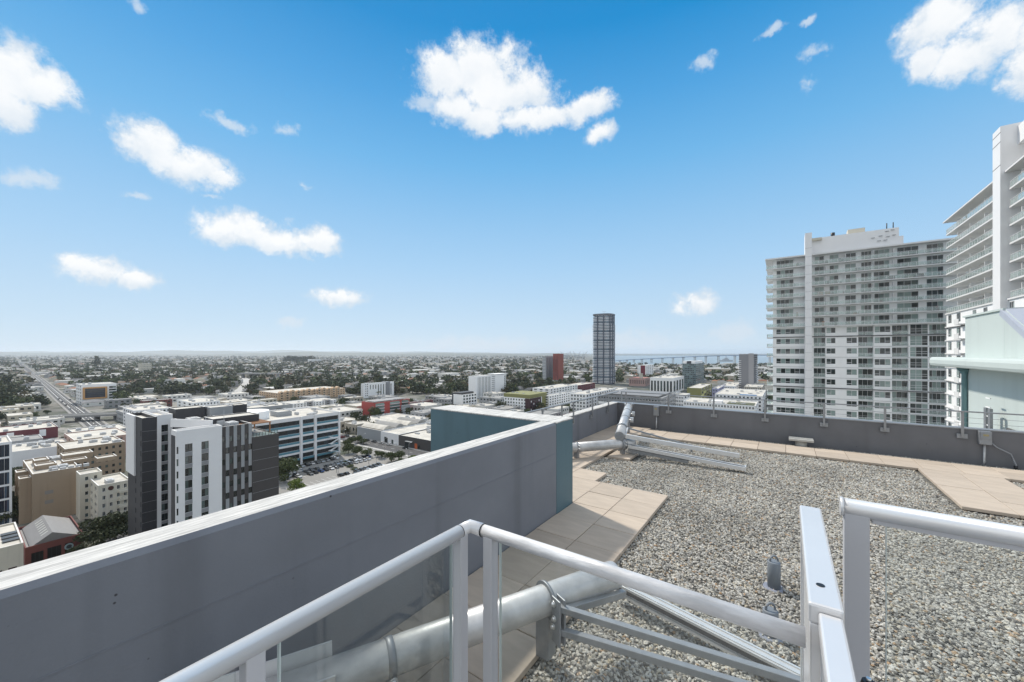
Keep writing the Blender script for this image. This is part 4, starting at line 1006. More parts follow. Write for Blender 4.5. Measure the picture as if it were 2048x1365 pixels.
# low roofs beyond
t, c, Lu, Lv, h = gen('warehouse', 'long maroon warehouse with two white roller panels', -70, 268, 872, -120, 116, MAROON, 1, 0, 0, units=9, maxv=34)
for f in (.42, .78):
    mb = MB(); mb.box(Lu * f, Lu * f + 3.2, -.12, .0, h - 5.5, h - .6); mb.build('white_panel', WHITE, t)
t, c, Lu, Lv, h = gen('warehouse', 'wide low warehouse with a white roof and rows of ducts', 20, 214, 905, -20, 150, PANELW, 1, 0, 0, units=16, maxv=30)
t, c, Lu, Lv, h = gen('warehouse', 'low grey shed with a white roof and louvred awning', 150, 270, 868, 118, 258, GREYC, 1, 6, 0, wf=.6, hf=.4, units=12, maxv=30)
# orange-framed apartments
t, c, Lu, Lv, h = gen('apartment_building', 'white apartment block with an orange frame round dark glazing', 163, 490, 770, 152, 233, WHITE, 6, 0, 3, wf=.5, hf=.55, maxv=40, units=4)
mb = MB(); x0, x1, z0, z1 = 1.0, Lu * .72, 6.5, h - 3.0
mb.box(x0, x1, -1.6, -.05, z1 - 1.6, z1); mb.box(x0, x1, -1.6, -.05, z0, z0 + 1.6); mb.box(x0, x0 + 1.8, -1.6, -.05, z0 + 1.6, z1 - 1.6); mb.box(x1 - 1.8, x1, -1.6, -.05, z0 + 1.6, z1 - 1.6); mb.build('orange_frame', ORANGE, t)
mb = MB(); mb.box(x0 + 1.8, x1 - 1.8, -.5, -.04, z0 + 1.6, z1 - 1.6); mb.build('dark_glazing', GLASS_B, t)
for i in range(1, 5):
    mb = MB(); mb.box(x0 + 1.8, x1 - 1.8, -.9, -.5, z0 + 1.6 + i * (z1 - z0 - 3.2) / 5 - .15, z0 + 1.6 + i * (z1 - z0 - 3.2) / 5 + .15); mb.build('balcony_slab', FRAME_D, t)
for i in range(6):
    for j in range(2):
        mb = MB(); mb.box(Lu * .78 + j * Lu * .1, Lu * .78 + j * Lu * .1 + 3.4, -.05, .02, 2.2 + i * 3.4, 4.6 + i * 3.4); mb.build('window', GLASS_D, t)
gen('hospital_building', 'cream stepped block with crenellated roof among dark trees on the slope', 284, 1180, 728, 274, 303, CREAM, 6, 6, 3, wf=.4, hf=.4, units=4, maxu=90, maxv=40)
# flat complex behind the black tower
gen('apartment_building', 'grey and white flat-roofed apartment block behind the black tower', 268, 330, 822, 245, 342, PANELW, 5, 9, 5, wf=.55, hf=.5, nc=2, units=6, maxv=36, fr=FRAME_D)
gen('warehouse', 'long low pale roof with rows of vents stretching behind the towers', 345, 350, 822, 330, 530, PANELW, 1, 0, 0, units=24, maxv=52)
gen('warehouse', 'white courtyard block with square windows below a flat roof', 385, 420, 806, 340, 440, WHITE, 3, 8, 3, wf=.4, hf=.5, units=5, maxv=50)
gen('warehouse', 'flat grey industrial roof with skylight rows left of the white apartments', 470, 370, 820, 440, 585, GREYC, 1, 10, 0, wf=.6, hf=.3, units=18, maxv=40)
gen('warehouse', 'pale industrial shed just behind the ribbon-window office', 545, 330, 828, 520, 640, PANELW, 2, 8, 2, wf=.5, hf=.3, units=10, maxv=30)
# tan apartments and the rest of the middle distance
t, c, Lu, Lv, h = gen('apartment_building', 'long peach apartment block with arched gables and balconies', 556, 510, 787, 518, 690, PEACH, 4, 26, 8, wf=.42, hf=.42, units=0, para=.3, maxu=120, maxv=60)
for i in range(12):
    x = 2 + i * (Lu - 8) / 12; mb = MB(); mb.box(x, x + 4.5, -.8, 5, 0.5, h + 1.0 + (i % 3) * .5); mb.face([(x - .2, -1, h + 1.0 + (i % 3) * .5), (x + 4.7, -1, h + 1.0 + (i % 3) * .5), (x + 2.2, -1, h + 2.6 + (i % 3) * .5)]); mb.face([(x - .2, -1, h + 1 + (i % 3) * .5), (x + 2.2, -1, h + 2.6 + (i % 3) * .5), (x + 2.2, 5, h + 2.6 + (i % 3) * .5), (x - .2, 5, h + 1 + (i % 3) * .5)]); mb.face([(x + 4.7, -1, h + 1 + (i % 3) * .5), (x + 4.7, 5, h + 1 + (i % 3) * .5), (x + 2.2, 5, h + 2.6 + (i % 3) * .5), (x + 2.2, -1, h + 2.6 + (i % 3) * .5)])
    mb.build('gabled_bay', PEACH, t)
    for k in range(4):
        mb = MB(); mb.box(x + 1, x + 3.5, -.86, -.78, 1.4 + k * 3.1, 2.9 + k * 3.1); mb.build('window', GLASS_D, t)
t, c, Lu, Lv, h = gen('apartment_building', 'white apartment block with grey towers and square balconies', 586, 429, 808, 560, 673, WHITE, 4, 14, 3, wf=.5, hf=.5, units=4, maxv=30)
for f, m_ in ((.3, SPAN), (.72, SPAN)):
    Blk(t, Lu * f, Lu * f + 6, -1.2, 6, 0, h + .8, m_, ROOF_W, {0: grid(6, 0, h, 4, 1, .5, .5)}, para=.4)
t, c, Lu, Lv, h = gen('office_building', 'white block with tall dark window slots in front of the hillside', 727, 560, 768, 724, 788, WHITE, 7, 0, 2, maxv=30, units=4)
for j in range(9):
    x = Lu * (.2 + .085 * j); mb = MB(); mb.box(x, x + 1.5, -.03, .02, 2 if j > 2 else 12, h - 2); mb.build('window_slot', GLASS_D if j != 6 else SPAN, t)
for i in range(6):
    for j in range(2):
        mb = MB(); mb.box(Lu * .06 + j * 2.8, Lu * .06 + j * 2.8 + 1.3, -.03, .02, 2.5 + i * 3.2, 4.2 + i * 3.2); mb.build('window', GLASS_D, t)
mb = MB(); mb.box(Lu * .72, Lu * .84, -1.5, 10, 0, h + 1.2); mb.build('dark_stair_tower', SPAN, t)
t, c, Lu, Lv, h = gen('office_building', 'red clad office block with dark glass galleries and a pale end', 749, 387, 806, 723, 819, REDC, 5, 0, 0, maxv=30, units=5)
for i in range(5):
    for (f0, f1) in ((.03, .26), (.42, .70), (.76, .97)):
        mb = MB(); z = .6 + i * (h - .4) / 5; mb.box(Lu * f0, Lu * f1, -.05, .02, z + .2, z + 2.3); mb.build('gallery_glass', GLASS_G, t)
        mb = MB(); mb.box(Lu * f0 - .2, Lu * f1 + .2, -1.0, .0, z - .18, z + .12); mb.build('gallery_slab', PANELW, t)
mb = MB(); mb.box(Lu * .74, Lu + .3, -.7, 8, 0, h * .62); mb.build('pale_end_block', GREYC, t)
mb = MB(); mb.box(2, Lu - 2, 3, Lv - 3, h + .7, h + 1.2); mb.build('solar_canopy', METAL, t)
gen('warehouse', 'low maroon shed on the bare lot beyond the red office', 818, 470, 806, 812, 866, MAROON, 1, 5, 0, wf=.5, hf=.3, units=4, maxv=40)
t, c, Lu, Lv, h = gen('apartment_building', 'white slab tower with close vertical fins', 952, 561, 753, 937, 1012, WHITE, 11, 0, 0, maxv=30, units=5)
for j in range(13):
    x = Lu * (.05 + .034 * j); mb = MB(); mb.box(x, x + .75, -.25 if j % 3 else -.04, .02, 1, h - 1.2); mb.build('window_strip', GLASS_D if j % 3 else GREYC, t)
for i in range(10):
    mb = MB(); mb.box(Lu * .50, Lu * .60, -.9, .0, 2 + i * 3, 2.9 + i * 3); mb.build('balcony', GREYC, t)
for i in range(9):
    mb = MB(); mb.box(Lu * .94, Lu * .98, -.04, .02, 3 + i * 3, 5 + i * 3); mb.build('window', GLASS_D, t)
mb = MB(); mb.box(Lu * .6, Lu + 1.5, -1.2, Lv + .5, h + 1.2, h + 1.7); mb.build('roof_canopy', WHITE, t)
t, c, Lu, Lv, h = gen('apartment_building', 'small white block with a grid of dark balconies and a charcoal end', 925, 440, 790, 906, 954, WHITE, 5, 5, 0, wf=.7, hf=.66, nc=2, maxv=24, units=2)
mb = MB(); mb.box(-.1, 6, Lv - .5, Lv + 1.5, 0, h + 2); mb.build('charcoal_end', DARK, t); mb = MB(); mb.box(1, Lu - 1, Lv * .3, Lv - 1, h + .7, h + 2.4); mb.build('dark_penthouse', DARK, t)
t, c, Lu, Lv, h = gen('apartment_building', 'white apartment block with an olive top band and a maroon corner', 1059, 429, 791, 1008, 1093, WHITE, 5, 0, 9, wf=.5, hf=.5, units=5, maxv=70, wf1=.5)
mb = MB(); mb.box(-.25, Lu + .3, -.25, Lv + .2, h - 3.0, h + .9); mb.build('olive_band', OLIVE, t)
mb = MB(); mb.box(-.3, Lu * .66, -.3, Lv * .16, 0, h - 3.2); mb.build('maroon_corner', mat('dark_maroon_cladding', (.055, .022, .026), .7), t)
for i in range(4):
    for j in range(4):
        mb = MB(); mb.box(Lu * (.06 + .15 * j), Lu * (.06 + .15 * j) + 1.6, -.36, -.28, 1.4 + i * 3, 3.2 + i * 3); mb.build('window', GLASS_D if (i + j) % 3 else WHITE, t)
mb = MB(); mb.box(Lu * .72, Lu + .35, -.32, Lv * .1, 0, h - 3.1); mb.build('olive_corner', OLIVE, t)
gen('apartment_building', 'large white apartment complex with rows of dark balconies', 1098, 455, 792, 1092, 1172, WHITE, 5, 15, 1, wf=.55, hf=.55, nc=2, units=9, maxv=60)
gen('apartment_building', 'white apartment complex with set-back corner, next to the olive-topped block', 1172, 430, 789, 1140, 1244, WHITE, 5, 12, 5, wf=.5, hf=.55, nc=2, units=9, maxv=50)
gen('apartment_building', 'long white roofed block with roof plants behind the olive-topped block', 1100, 560, 778, 1065, 1190, WHITE, 4, 10, 3, units=9, maxv=60)
gen('warehouse', 'white roofed block with a maroon side at the foot of the glass tower', 1150, 640, 772, 1122, 1190, MAROON, 3, 8, 2, wf=.4, hf=.4, units=5, maxv=60)
# twin tower, grey and red
t, c, Lu, Lv, h = gen('apartment_tower', 'grey half of a twin tower with vertical window bands and red base', 1092, 800, 713, 1085, 1112, GREYC, 19, 0, 0, maxv=22, units=2)
for j in range(5):
    mb = MB(); mb.box(Lu * (.08 + .19 * j), Lu * (.08 + .19 * j) + 2.2, -.05, .02, 10, h - 2); mb.build('window_band', GLASS_B, t)
for i in range(17):
    mb = MB(); mb.box(-.4, .0, 1, Lv - 1, 11 + i * 3, 11.5 + i * 3); mb.build('balcony_slab', WHITE, t)
mb = MB(); mb.box(-.3, Lu, -.6, 3, 0, 9); mb.build('red_base', REDC, t)
t, c, Lu, Lv, h = gen('apartment_tower', 'red half of a twin tower with slanting red panels', 1117, 790, 708, 1106, 1127, mat('rust_red_panels', (.30, .085, .065), .6, var=.35, scale=.12, stretch=(1, 1, .25)), 18, 0, 0, maxv=24, units=1)
for j in range(6):
    mb = MB(); f = .1 + .15 * j; mb.box(-.05, .02, Lv * f, Lv * f + .9, 8 + 5 * (j % 3), h - 4 - 6 * (j % 2)); mb.build('dark_panel_strip', mat('dark_red_panel', (.10, .02, .02), .6), t)

# tall glass tower
def glass_tower():
    d = 826; c = PD(1208, d); t = thing('glass_tower', 'tall dark glass residential tower with white floor edges', 'building', c, RZ); claim(c - U * 28 - V * 28, 56, 56)
    h = ZT(634, d); hw = 24 * d / F
    def plan(r):   # rounded, slightly oblong plan
        out = []
        for j in range(40):
            w = 2 * math.pi * j / 40; k = (abs(math.cos(w)) ** 3.2 + abs(math.sin(w)) ** 3.2) ** (-1 / 3.2)
            out.append((hw * .86 * r * k * math.cos(w), hw * .86 * r * k * math.sin(w)))
        return out
    TG = mat('tower_glass', (.055, .085, .13), .18, var=.5, scale=.25, stretch=(1, 1, .4), spec=.8)
    mb = MB(); mb.prism(plan(.93), 0, h); mb.build('glass_body', TG, t)
    sl = MB()
    for i in range(1, 45):
        if i % 6 != 5: sl.prism(plan(1.0 if i < 40 else .96), i * h / 45 - .45, i * h / 45 + .34)
    tag(sl.build('floor_slabs', PANELW, t), kind='stuff')
    rb = MB()
    for i in range(1, 45): rb.prism(plan(.985 if i < 40 else .95), i * h / 45 + .28, i * h / 45 + 1.2)
    tag(rb.build('balcony_glass', mat('balcony_rail_glass', (.36, .42, .48), .2, var=.4, scale=.3), t), kind='stuff')
    for (w0, rr) in ((-1.95, 1.01), (-2.25, 1.01), (-1.55, 1.01), (-2.8, 1.01), (-.6, 1.01), (2.9, 1.01)):
        k = (abs(math.cos(w0)) ** 3.2 + abs(math.sin(w0)) ** 3.2) ** (-1 / 3.2) * hw * .86 * rr
        mb = MB(); x, y = k * math.cos(w0), k * math.sin(w0); mb.box(x - .9, x + .9, y - .9, y + .9, 0, h + 1); mb.build('vertical_pier', mat('tower_pier_dark', (.07, .085, .12), .4), t)
    mb = MB(); mb.prism(plan(.97), h + 2.2, h + 5.0); mb.build('roof_crown', mat('tower_crown', (.17, .18, .21), .5), t)
    mb = MB(); mb.prism(plan(.8), h, h + 2.3); mb.build('recessed_top', PANELW, t)
    mb = MB(); mb.tube([(0, 0, h + 5), (0, 0, h + 12)], .3, 6); mb.bar((-5, 2, h + 11), (7, -2, h + 11.6), .3, .3); mb.build('roof_mast', UNITM, t)
glass_tower()
# right of the tower
t, c, Lu, Lv, h = gen('office_building', 'white block with a red central bay near the bridge', 1292, 980, 731, 1275, 1307, WHITE, 9, 4, 0, wf=.5, hf=.5, units=2, maxv=50)
mb = MB(); mb.box(-.3, .02, Lv * .1, Lv * .62, 2, h); mb.build('red_bay', mat('deep_red_glazing', (.17, .02, .035), .3), t)
t, c, Lu, Lv, h = gen('hall_building', 'low pink-roofed hall with a small cupola', 1290, 760, 757, 1258, 1302, mat('pale_pink_wall', (.45, .30, .27), .8), 1, 4, 8, rm=mat('pink_tile_roof', (.42, .19, .16), .8), wf=.4, hf=.5, units=0, maxv=60)
mb = MB(); mb.box(2, 7, Lv * .2, Lv * .2 + 5, h, h + 9); mb.prism([(1.5, Lv * .2 - .5), (7.5, Lv * .2 - .5), (7.5, Lv * .2 + 5.5), (1.5, Lv * .2 + 5.5)], h + 9, h + 9.6); mb.build('cupola', CREAM, t)
gen('apartment_building', 'white block with tall dark bays left of the teal glass tower', 1346, 620, 757, 1300, 1368, WHITE, 1, 4, 7, wf=.6, hf=.7, nc=3, sill=.12, units=7, maxv=60)
t, c, Lu, Lv, h = gen('glass_tower', 'teal glass apartment tower with dark rooftop boxes', 1392, 690, 728, 1365, 1408, mat('teal_grey_cladding', (.13, .18, .20), .4, var=.15, scale=.2), 13, 6, 8, gl=GLASS_G, wf=.8, hf=.7, units=0, maxv=50, fr=FRAME_W)
for k in range(3):
    mb = MB(); mb.box(2, Lu - 2, 2 + k * Lv / 3.2, 2 + k * Lv / 3.2 + 6, h, h + 5); mb.build('rooftop_box', DARK if k % 2 else WHITE, t)
t, c, Lu, Lv, h = gen('apartment_tower', 'grey stone slab tower with a blank side wall and balconies', 1508, 600, 709, 1478, 1536, STONE, 18, 7, 0, wf=.8, hf=.66, nc=2, gl=GLASS_D, units=2, maxv=50)
mb = MB(); mb.box(-.5, .3, Lv * .02, Lv * .36, 0, h + 2); mb.build('pale_core', mat('pale_stone', (.36, .35, .36), .8), t)
for i in range(17):
    mb = MB(); mb.box(-1.2, .0, Lv - 3, Lv + 1.5, 3 + i * 3.1, 3.5 + i * 3.1); mb.build('balcony_slab', WHITE, t)
    mb = MB(); mb.box(Lu * .45, Lu + .6, -1.4, .0, 3 + i * 3.1, 3.5 + i * 3.1); mb.build('balcony_slab', WHITE, t)
t, c, Lu, Lv, h = gen('apartment_building', 'olive and lime checkered apartment block', 1402, 500, 777, 1374, 1424, OLIVE, 5, 4, 0, wf=.45, hf=.5, units=2, maxv=40)
for i in range(4):
    for j in range(4):
        if (i + j) % 2 == 0:
            mb = MB(); mb.box(1 + j * Lu / 4.4, 1 + (j + 1) * Lu / 4.4, -.06, .02, 1 + i * 3.4, 4.2 + i * 3.4); mb.build('lime_panel', mat('lime_panel', (.55, .55, .22), .6), t)
gen('apartment_building', 'lavender and blue apartment block half hidden by trees', 1436, 520, 778, 1424, 1450, mat('lavender_stucco', (.30, .31, .48), .8), 4, 4, 3, units=2, maxv=30)
gen('apartment_building', 'white five-storey block with dark square windows right of the lavender block', 1470, 560, 773, 1441, 1490, WHITE, 5, 4, 8, wf=.55, hf=.45, units=4, maxv=50)
gen('apartment_building', 'beige apartment block with arched bays at the foot of the white tower', 1524, 540, 775, 1488, 1542, mat('beige_stucco', (.45, .41, .35), .85), 4, 5, 8, wf=.4, hf=.55, units=5, maxv=50)
t, c, Lu, Lv, h = gen('apartment_building', 'low white block with a part planted roof just beyond the railing', 1511, 342, 812, 1366, 1516, WHITE, 5, 2, 24, wf=.5, hf=.5, units=9, maxv=70, maxu=40, minu=30, wf1=.55)
mb = MB(); mb.box(3, 22, 1.5, Lv * .38, h + .02, h + .5); mb.build('roof_planting', GREENROOF, t)
mb = MB(); mb.box(4, 14, Lv * .45, Lv * .6, h, h + 2.2); mb.build('roof_plant_room', PANELW, t)
t, c, Lu, Lv, h = gen('apartment_building', 'pale block with a blue roof cover behind the planted white roof', 1525, 430, 793, 1430, 1536, PANELW, 4, 2, 12, units=8, maxv=60, minu=26)
mb = MB(); mb.box(4, 12, 6, 22, h + .1, h + .7); mb.build('blue_roof_cover', mat('blue_roof', (.10, .20, .36), .6, var=.5, scale=.2), t)
t, c, Lu, Lv, h = gen('apartment_building', 'charcoal block with a long strip of white windows beyond the corner of the railing', 1322, 370, 797, 1195, 1356, SPAN, 5, 9, 22, wf=.6, hf=.4, fr=FRAME_W, units=6, maxv=80, maxu=60, rm=ROOF_G)
mb = MB(); mb.box(6, Lu - 2, 4, Lv - 6, h + .7, h + 1.6); mb.build('roof_deck', METAL, t)
mb = MB(); mb.box(-.15, .02, 1, Lv - 1, h * .58, h * .70); mb.build('white_band', WHITE, t)
gen('apartment_building', 'white flat-roofed block with vents left of the charcoal block', 1205, 480, 787, 1180, 1260, PANELW, 4, 8, 4, units=6, maxv=50)
gen('apartment_building', 'grey and white block between the charcoal and olive blocks', 1368, 440, 792, 1340, 1380, PANELW, 4, 2, 8, units=3, maxv=50, minu=20)

# warehouses across the street from the car park
def warehouses():
    specs = [(180.5, 60, 190, 223, 6.8, DARKB, 'dark fronted warehouse with an orange door and pitted white roof'),
             (180.5, 52, 223, 243, 7.0, PANELW, 'white fronted warehouse with plain door and pale roof'),
             (180.5, 46, 243, 272, 7.4, GREYC, 'grey warehouse with humped roof ridges beside street trees'),
             (180.5, 70, 163, 190, 6.2, PANELW, 'white warehouse with a dark loading bay beside the teal wall')]
    for n, (a, L, b0, b1, h, wm, lab) in enumerate(specs):
        c = W(a, b0); t = thing('warehouse', lab, 'warehouse', c, RZ); claim(c, L, b1 - b0)
        Wd = b1 - b0
        ops = [(Wd * .2, Wd * .2 + 4, .1, 4.2, 2), (Wd * .6, Wd * .6 + 2.2, .1, 3.0, 1)] if n != 2 else []
        Blk(t, 0, L, 0, Wd, 0, h, wm, ROOF_W, {1: ops}, para=.6, units=14 if n in (0,) else 5)
        if n == 0:
            mb = MB(); mb.box(-.12, .02, Wd * .42, Wd * .42 + 2.4, .1, 3.6); mb.build('orange_door', mat('orange_door', (.55, .12, .03), .6), t)
            mb = MB(); mb.box(-2.0, .0, Wd * .55, Wd * .55 + 6, 4.2, 4.5); mb.build('awning', GREYC, t)
        if n == 2:
            for k in range(4):
                mb = MB(); x = 3 + k * 11
                mb.prism([(0, 0)] * 3, 0, 0) if False else None
                pts = [(x + 9 * j / 8, h + .5 + 2.4 * math.sin(math.pi * j / 8)) for j in range(9)]
                for j in range(8): mb.face([(pts[j][0], 1, pts[j][1]), (pts[j + 1][0], 1, pts[j + 1][1]), (pts[j + 1][0], Wd - 1, pts[j + 1][1]), (pts[j][0], Wd - 1, pts[j][1])], 0, True)
                mb.face([(p[0], 1, p[1]) for p in pts]); mb.face([(p[0], Wd - 1, p[1]) for p in reversed(pts)])
                mb.build('vault_roof', ROOF_G if k % 2 else ROOF_W, t)
    gen('warehouse', 'long white warehouse roof stretching behind the street warehouses', 775, 330, 851, 700, 860, PANELW, 1, 0, 0, units=12, maxu=70, maxv=70)
warehouses()

# ------------------------------------------------------------------ the two white balcony towers on the right
BRAIL = mat_clear('balcony_glass_pane', (.90, .95, .94), 1.2, (.30, (.62, .70, .68)))
SLABW = mat('white_slab_edge', (.72, .72, .72), .7, var=.05, scale=.3)
SOFFIT = SLABW
GLZ = mat_glasswin('apartment_glazing', (.022, .032, .032), (.26, .34, .32), .45, .05)
def railing_run(par, k0, p0, p1, h=1.05, step=1.5):
    """balcony railing: glass panel, posts and a top rail as one part each"""
    p0, p1 = Vector(p0), Vector(p1); L = (p1 - p0).length; n = max(1, round(L / step)); d = (p1 - p0) / n
    mb = MB(); mb.bar(p0 + Vector((0, 0, h)), p1 + Vector((0, 0, h)), .07, .06)
    for i in range(n + 1): q = p0 + d * i; mb.bar(q, q + Vector((0, 0, h)), .05, .05, up=(1, 0, 0))
    ro_ = mb.build('balcony_railing', FRAME_W, par)
    mb = MB(); mb.bar(p0 + Vector((0, 0, .52)), p1 + Vector((0, 0, .52)), .015, .86); mb.build('balcony_glass', BRAIL, ro_)
def far_tower():
    lc = PD(1546, 124); Lv = 48.0; c = lc - V * Lv
    t = thing('apartment_tower', 'broad white high-rise in shade with long balconies and a windowless roof block', 'building', c, RZ); claim(c, 30, Lv)
    zr = ZT(521, 124); fh = 3.05; S = lambda px: along(lc, -V, px)
    zt = zr - 7 * fh
    ops = []
    up = [(1553, 1587, 4, 'mixed'), (1629, 1648, 2, 'slide'), (1659, 1677, 2, 'mixed'), (1690, 1712, 2, 'slide'), (1722, 1743, 3, 'mixed'), (1747, 1779, 3, 'mixed'), (1794, 1837, 3, 'slide'), (1853, 1887, 3, 'mixed')]
    for i in range(7):
        z = zr - (i + 1) * fh
        for (a, b, nc, st) in up: ops.append((S(a), S(b), z + .25, z + 2.62, nc, st, .12))
    lowr = [(1552.5, 1609, 6, 'mixed', .15, .95, 2.55), (1627.5, 1651, 3, 'mixed', 1.4, .15, 2.75), (1652.8, 1671, 2, 'mixed', .15, 1.0, 2.6), (1693, 1714, 2, 'mixed', .15, 1.0, 2.6), (1716.5, 1747, 3, 'mixed', 1.4, .15, 2.75),
            (1749, 1781, 3, 'mixed', .15, .9, 2.6), (1784, 1817, 3, 'plain', 1.4, .15, 2.75), (1820, 1856, 3, 'curtain', .15, .2, 2.85), (1858.5, 1893, 4, 'mixed', 1.2, .15, 2.75)]
    nlow = 13
    for i in range(nlow):
        z = zt - (i + 1) * fh
        for (a, b, nc, st, dep, lo, hi) in lowr: ops.append((S(a), S(b), z + lo, z + hi, nc, st, dep))
    Blk(t, 0, 26, 0, Lv, 0, zr, WHITE, ROOF_W, {1: ops}, para=.5, gl=GLZ, fr=FRAME_W)
    # recessed balconies get railings
    for i in range(nlow):
        z = zt - (i + 1) * fh
        for (a, b, nc, st, dep, lo, hi) in lowr:
            if dep > 1: railing_run(t, 1, (.05, Lv - S(a), z + .15), (.05, Lv - S(b), z + .15), step=1.7)
    # long balconies
    s0, s1, s2 = -1.8, S(1609.5), S(1623)
    for i in range(1, 8):
        z = zr - i * fh
        for (a, b) in ((s0, s1), (s2, Lv)):
            mb = MB(); mb.box(-1.75, .05, Lv - b, Lv - a, z - .12, z + .12); mb.build('balcony_slab', SLABW, t)
            railing_run(t, 1, (-1.68, Lv - a - .05, z + .12), (-1.68, Lv - b, z + .12))
        for px in (1652, 1690, 1746, 1785):
            if (i + px) % 3: mb = MB(); s = S(px); mb.box(-1.5, .0, Lv - s - .06, Lv - s + .06, z + .12, z + 2.4); mb.build('balcony_divider', SLABW, t)
    mb = MB(); mb.box(-2.0, 26.3, -.3, Lv + 2.0, zr - .15, zr + .25); mb.build('roof_slab', SLABW, t)
    # side balconies seen end-on
    for i in range(1, 21):
        z = zr - i * fh
        mb = MB(); mb.box(1.5, 9, Lv, Lv + 1.7, z - .12, z + .12); mb.build('balcony_slab', SLABW, t)
        railing_run(t, 1, (1.5, Lv + 1.65, z + .12), (9, Lv + 1.65, z + .12), step=2)
        mb = MB(); mb.box(1.5, 1.56, Lv, Lv + 1.65, z + .2, z + 1.1); mb.build('balcony_glass', BRAIL, t)
    for z in (zt - fh, zt - 6 * fh, zt - 10 * fh):
        mb = MB(); mb.box(-.25, .0, S(1546) - .3 if False else .0, Lv - .0, z - .12, z + .10); mb.build('reveal_band', mat('dark_reveal', (.06, .06, .065), .7), t)
    for i in range(nlow):
        z = zt - (i + 1) * fh; mb = MB(); mb.box(-.06, .0, 0, Lv, z - .06, z + .02); mb.build('panel_joint', GREYC, t)
    # white fin with penthouse block
    mb = MB(); mb.box(-2.3, 3, Lv - s2, Lv - s1, 0, ZT(474, 121)); mb.build('service_fin', PANELW, t)
    for i in range(24): mb = MB(); z = zr - i * 2.6 + 2; mb.box(-2.32, -2.28, Lv - s2 + .01, Lv - s1 - .01, z - .03, z + .03); mb.build('panel_joint', GREYC, t)
    p0, p1 = S(1623), S(1797)
    mb = MB(); mb.box(-.6, 14, Lv - p1, Lv - p0, zr + .25, ZT(452, 106)); mb.box(-.5, 14, Lv - p1 - .9, Lv - p1, zr + .25, ZT(470, 106)); mb.build('penthouse_block', PANELW, t)
    zp = ZT(452, 106)
    mb = MB(); x = Lv - S(1712); mb.box(2, 5, x - 2.2, x + 1.6, zp, zp + 1.8); mb.build('roof_plant', CREAM, t)
    mb = MB(); x = Lv - S(1667); mb.tube([(2, x, zp), (2, x, zp + 1.5)], .5, 8); mb.build('roof_exhaust', BLACK, t)
    for px in (1775, 1788):
        mb = MB(); x = Lv - S(px); mb.tube([(1, x, zp - .5), (1, x, zp + 1.9)], .12, 6); mb.build('antenna', BLACK, t)
    for (px, dz) in ((1745, 2.9), (1760, 3.2), (1773, 4.3), (1784, 4.5), (1757, 1.9), (1770, 1.9), (1775, 2.8), (1787, 3.0)):
        mb = MB(); x = Lv - S(px); mb.box(-1.0, -.6, x - .35, x + .35, zr + dz, zr + dz + .14); mb.build('antenna_bracket', UNITM, t)
    mb = MB(); x = Lv - S(1633); mb.box(-1.6, -.6, x - 1.2, x + 1.2, zr + 4.2, zr + 4.9); mb.build('window_washing_arm', CREAM, t)
    # furniture, plants and screens on balconies
    rf = random.Random(31); cols = [DARK, GREYC, WOOD, DARK, MAROON, UNITM, mat('balcony_plant_green', (.05, .09, .03), .8), mat('beige_cushion', (.45, .40, .32), .8)]
    for i in range(1, 8):
        z = zr - i * fh + .12
        for k in range(9):
            s = rf.uniform(1, Lv - 1)
            if s1 - .8 < s < s2 + .8: continue
            x = Lv - s; w = rf.uniform(.3, .9); hh = rf.uniform(.5, 1.3); mb = MB(); mb.box(-1.3, -.6, x - w / 2, x + w / 2, z, z + hh * .6); mb.box(-.75, -.6, x - w / 2, x + w / 2, z + hh * .6, z + hh); mb.build('balcony_furniture', rf.choice(cols), t)
    for (px, i, m_) in ((1782, 3, MAROON), (1840, 3, MAROON), (1640, 4, WOOD), (1655, 4, WOOD), (1650, 1, DARK), (1684, 1, DARK), (1715, 2, DARK), (1800, 2, GREYC), (1726, 5, DARK), (1860, 6, DARK)):
        mb = MB(); x = Lv - S(px); z = zr - i * fh + .12; mb.box(-1.2, -.5, x - .6, x + .6, z, z + .7); mb.box(-.6, -.5, x - .6, x + .6, z + .7, z + 1.0); mb.build('balcony_seat', m_, t)
far_tower()

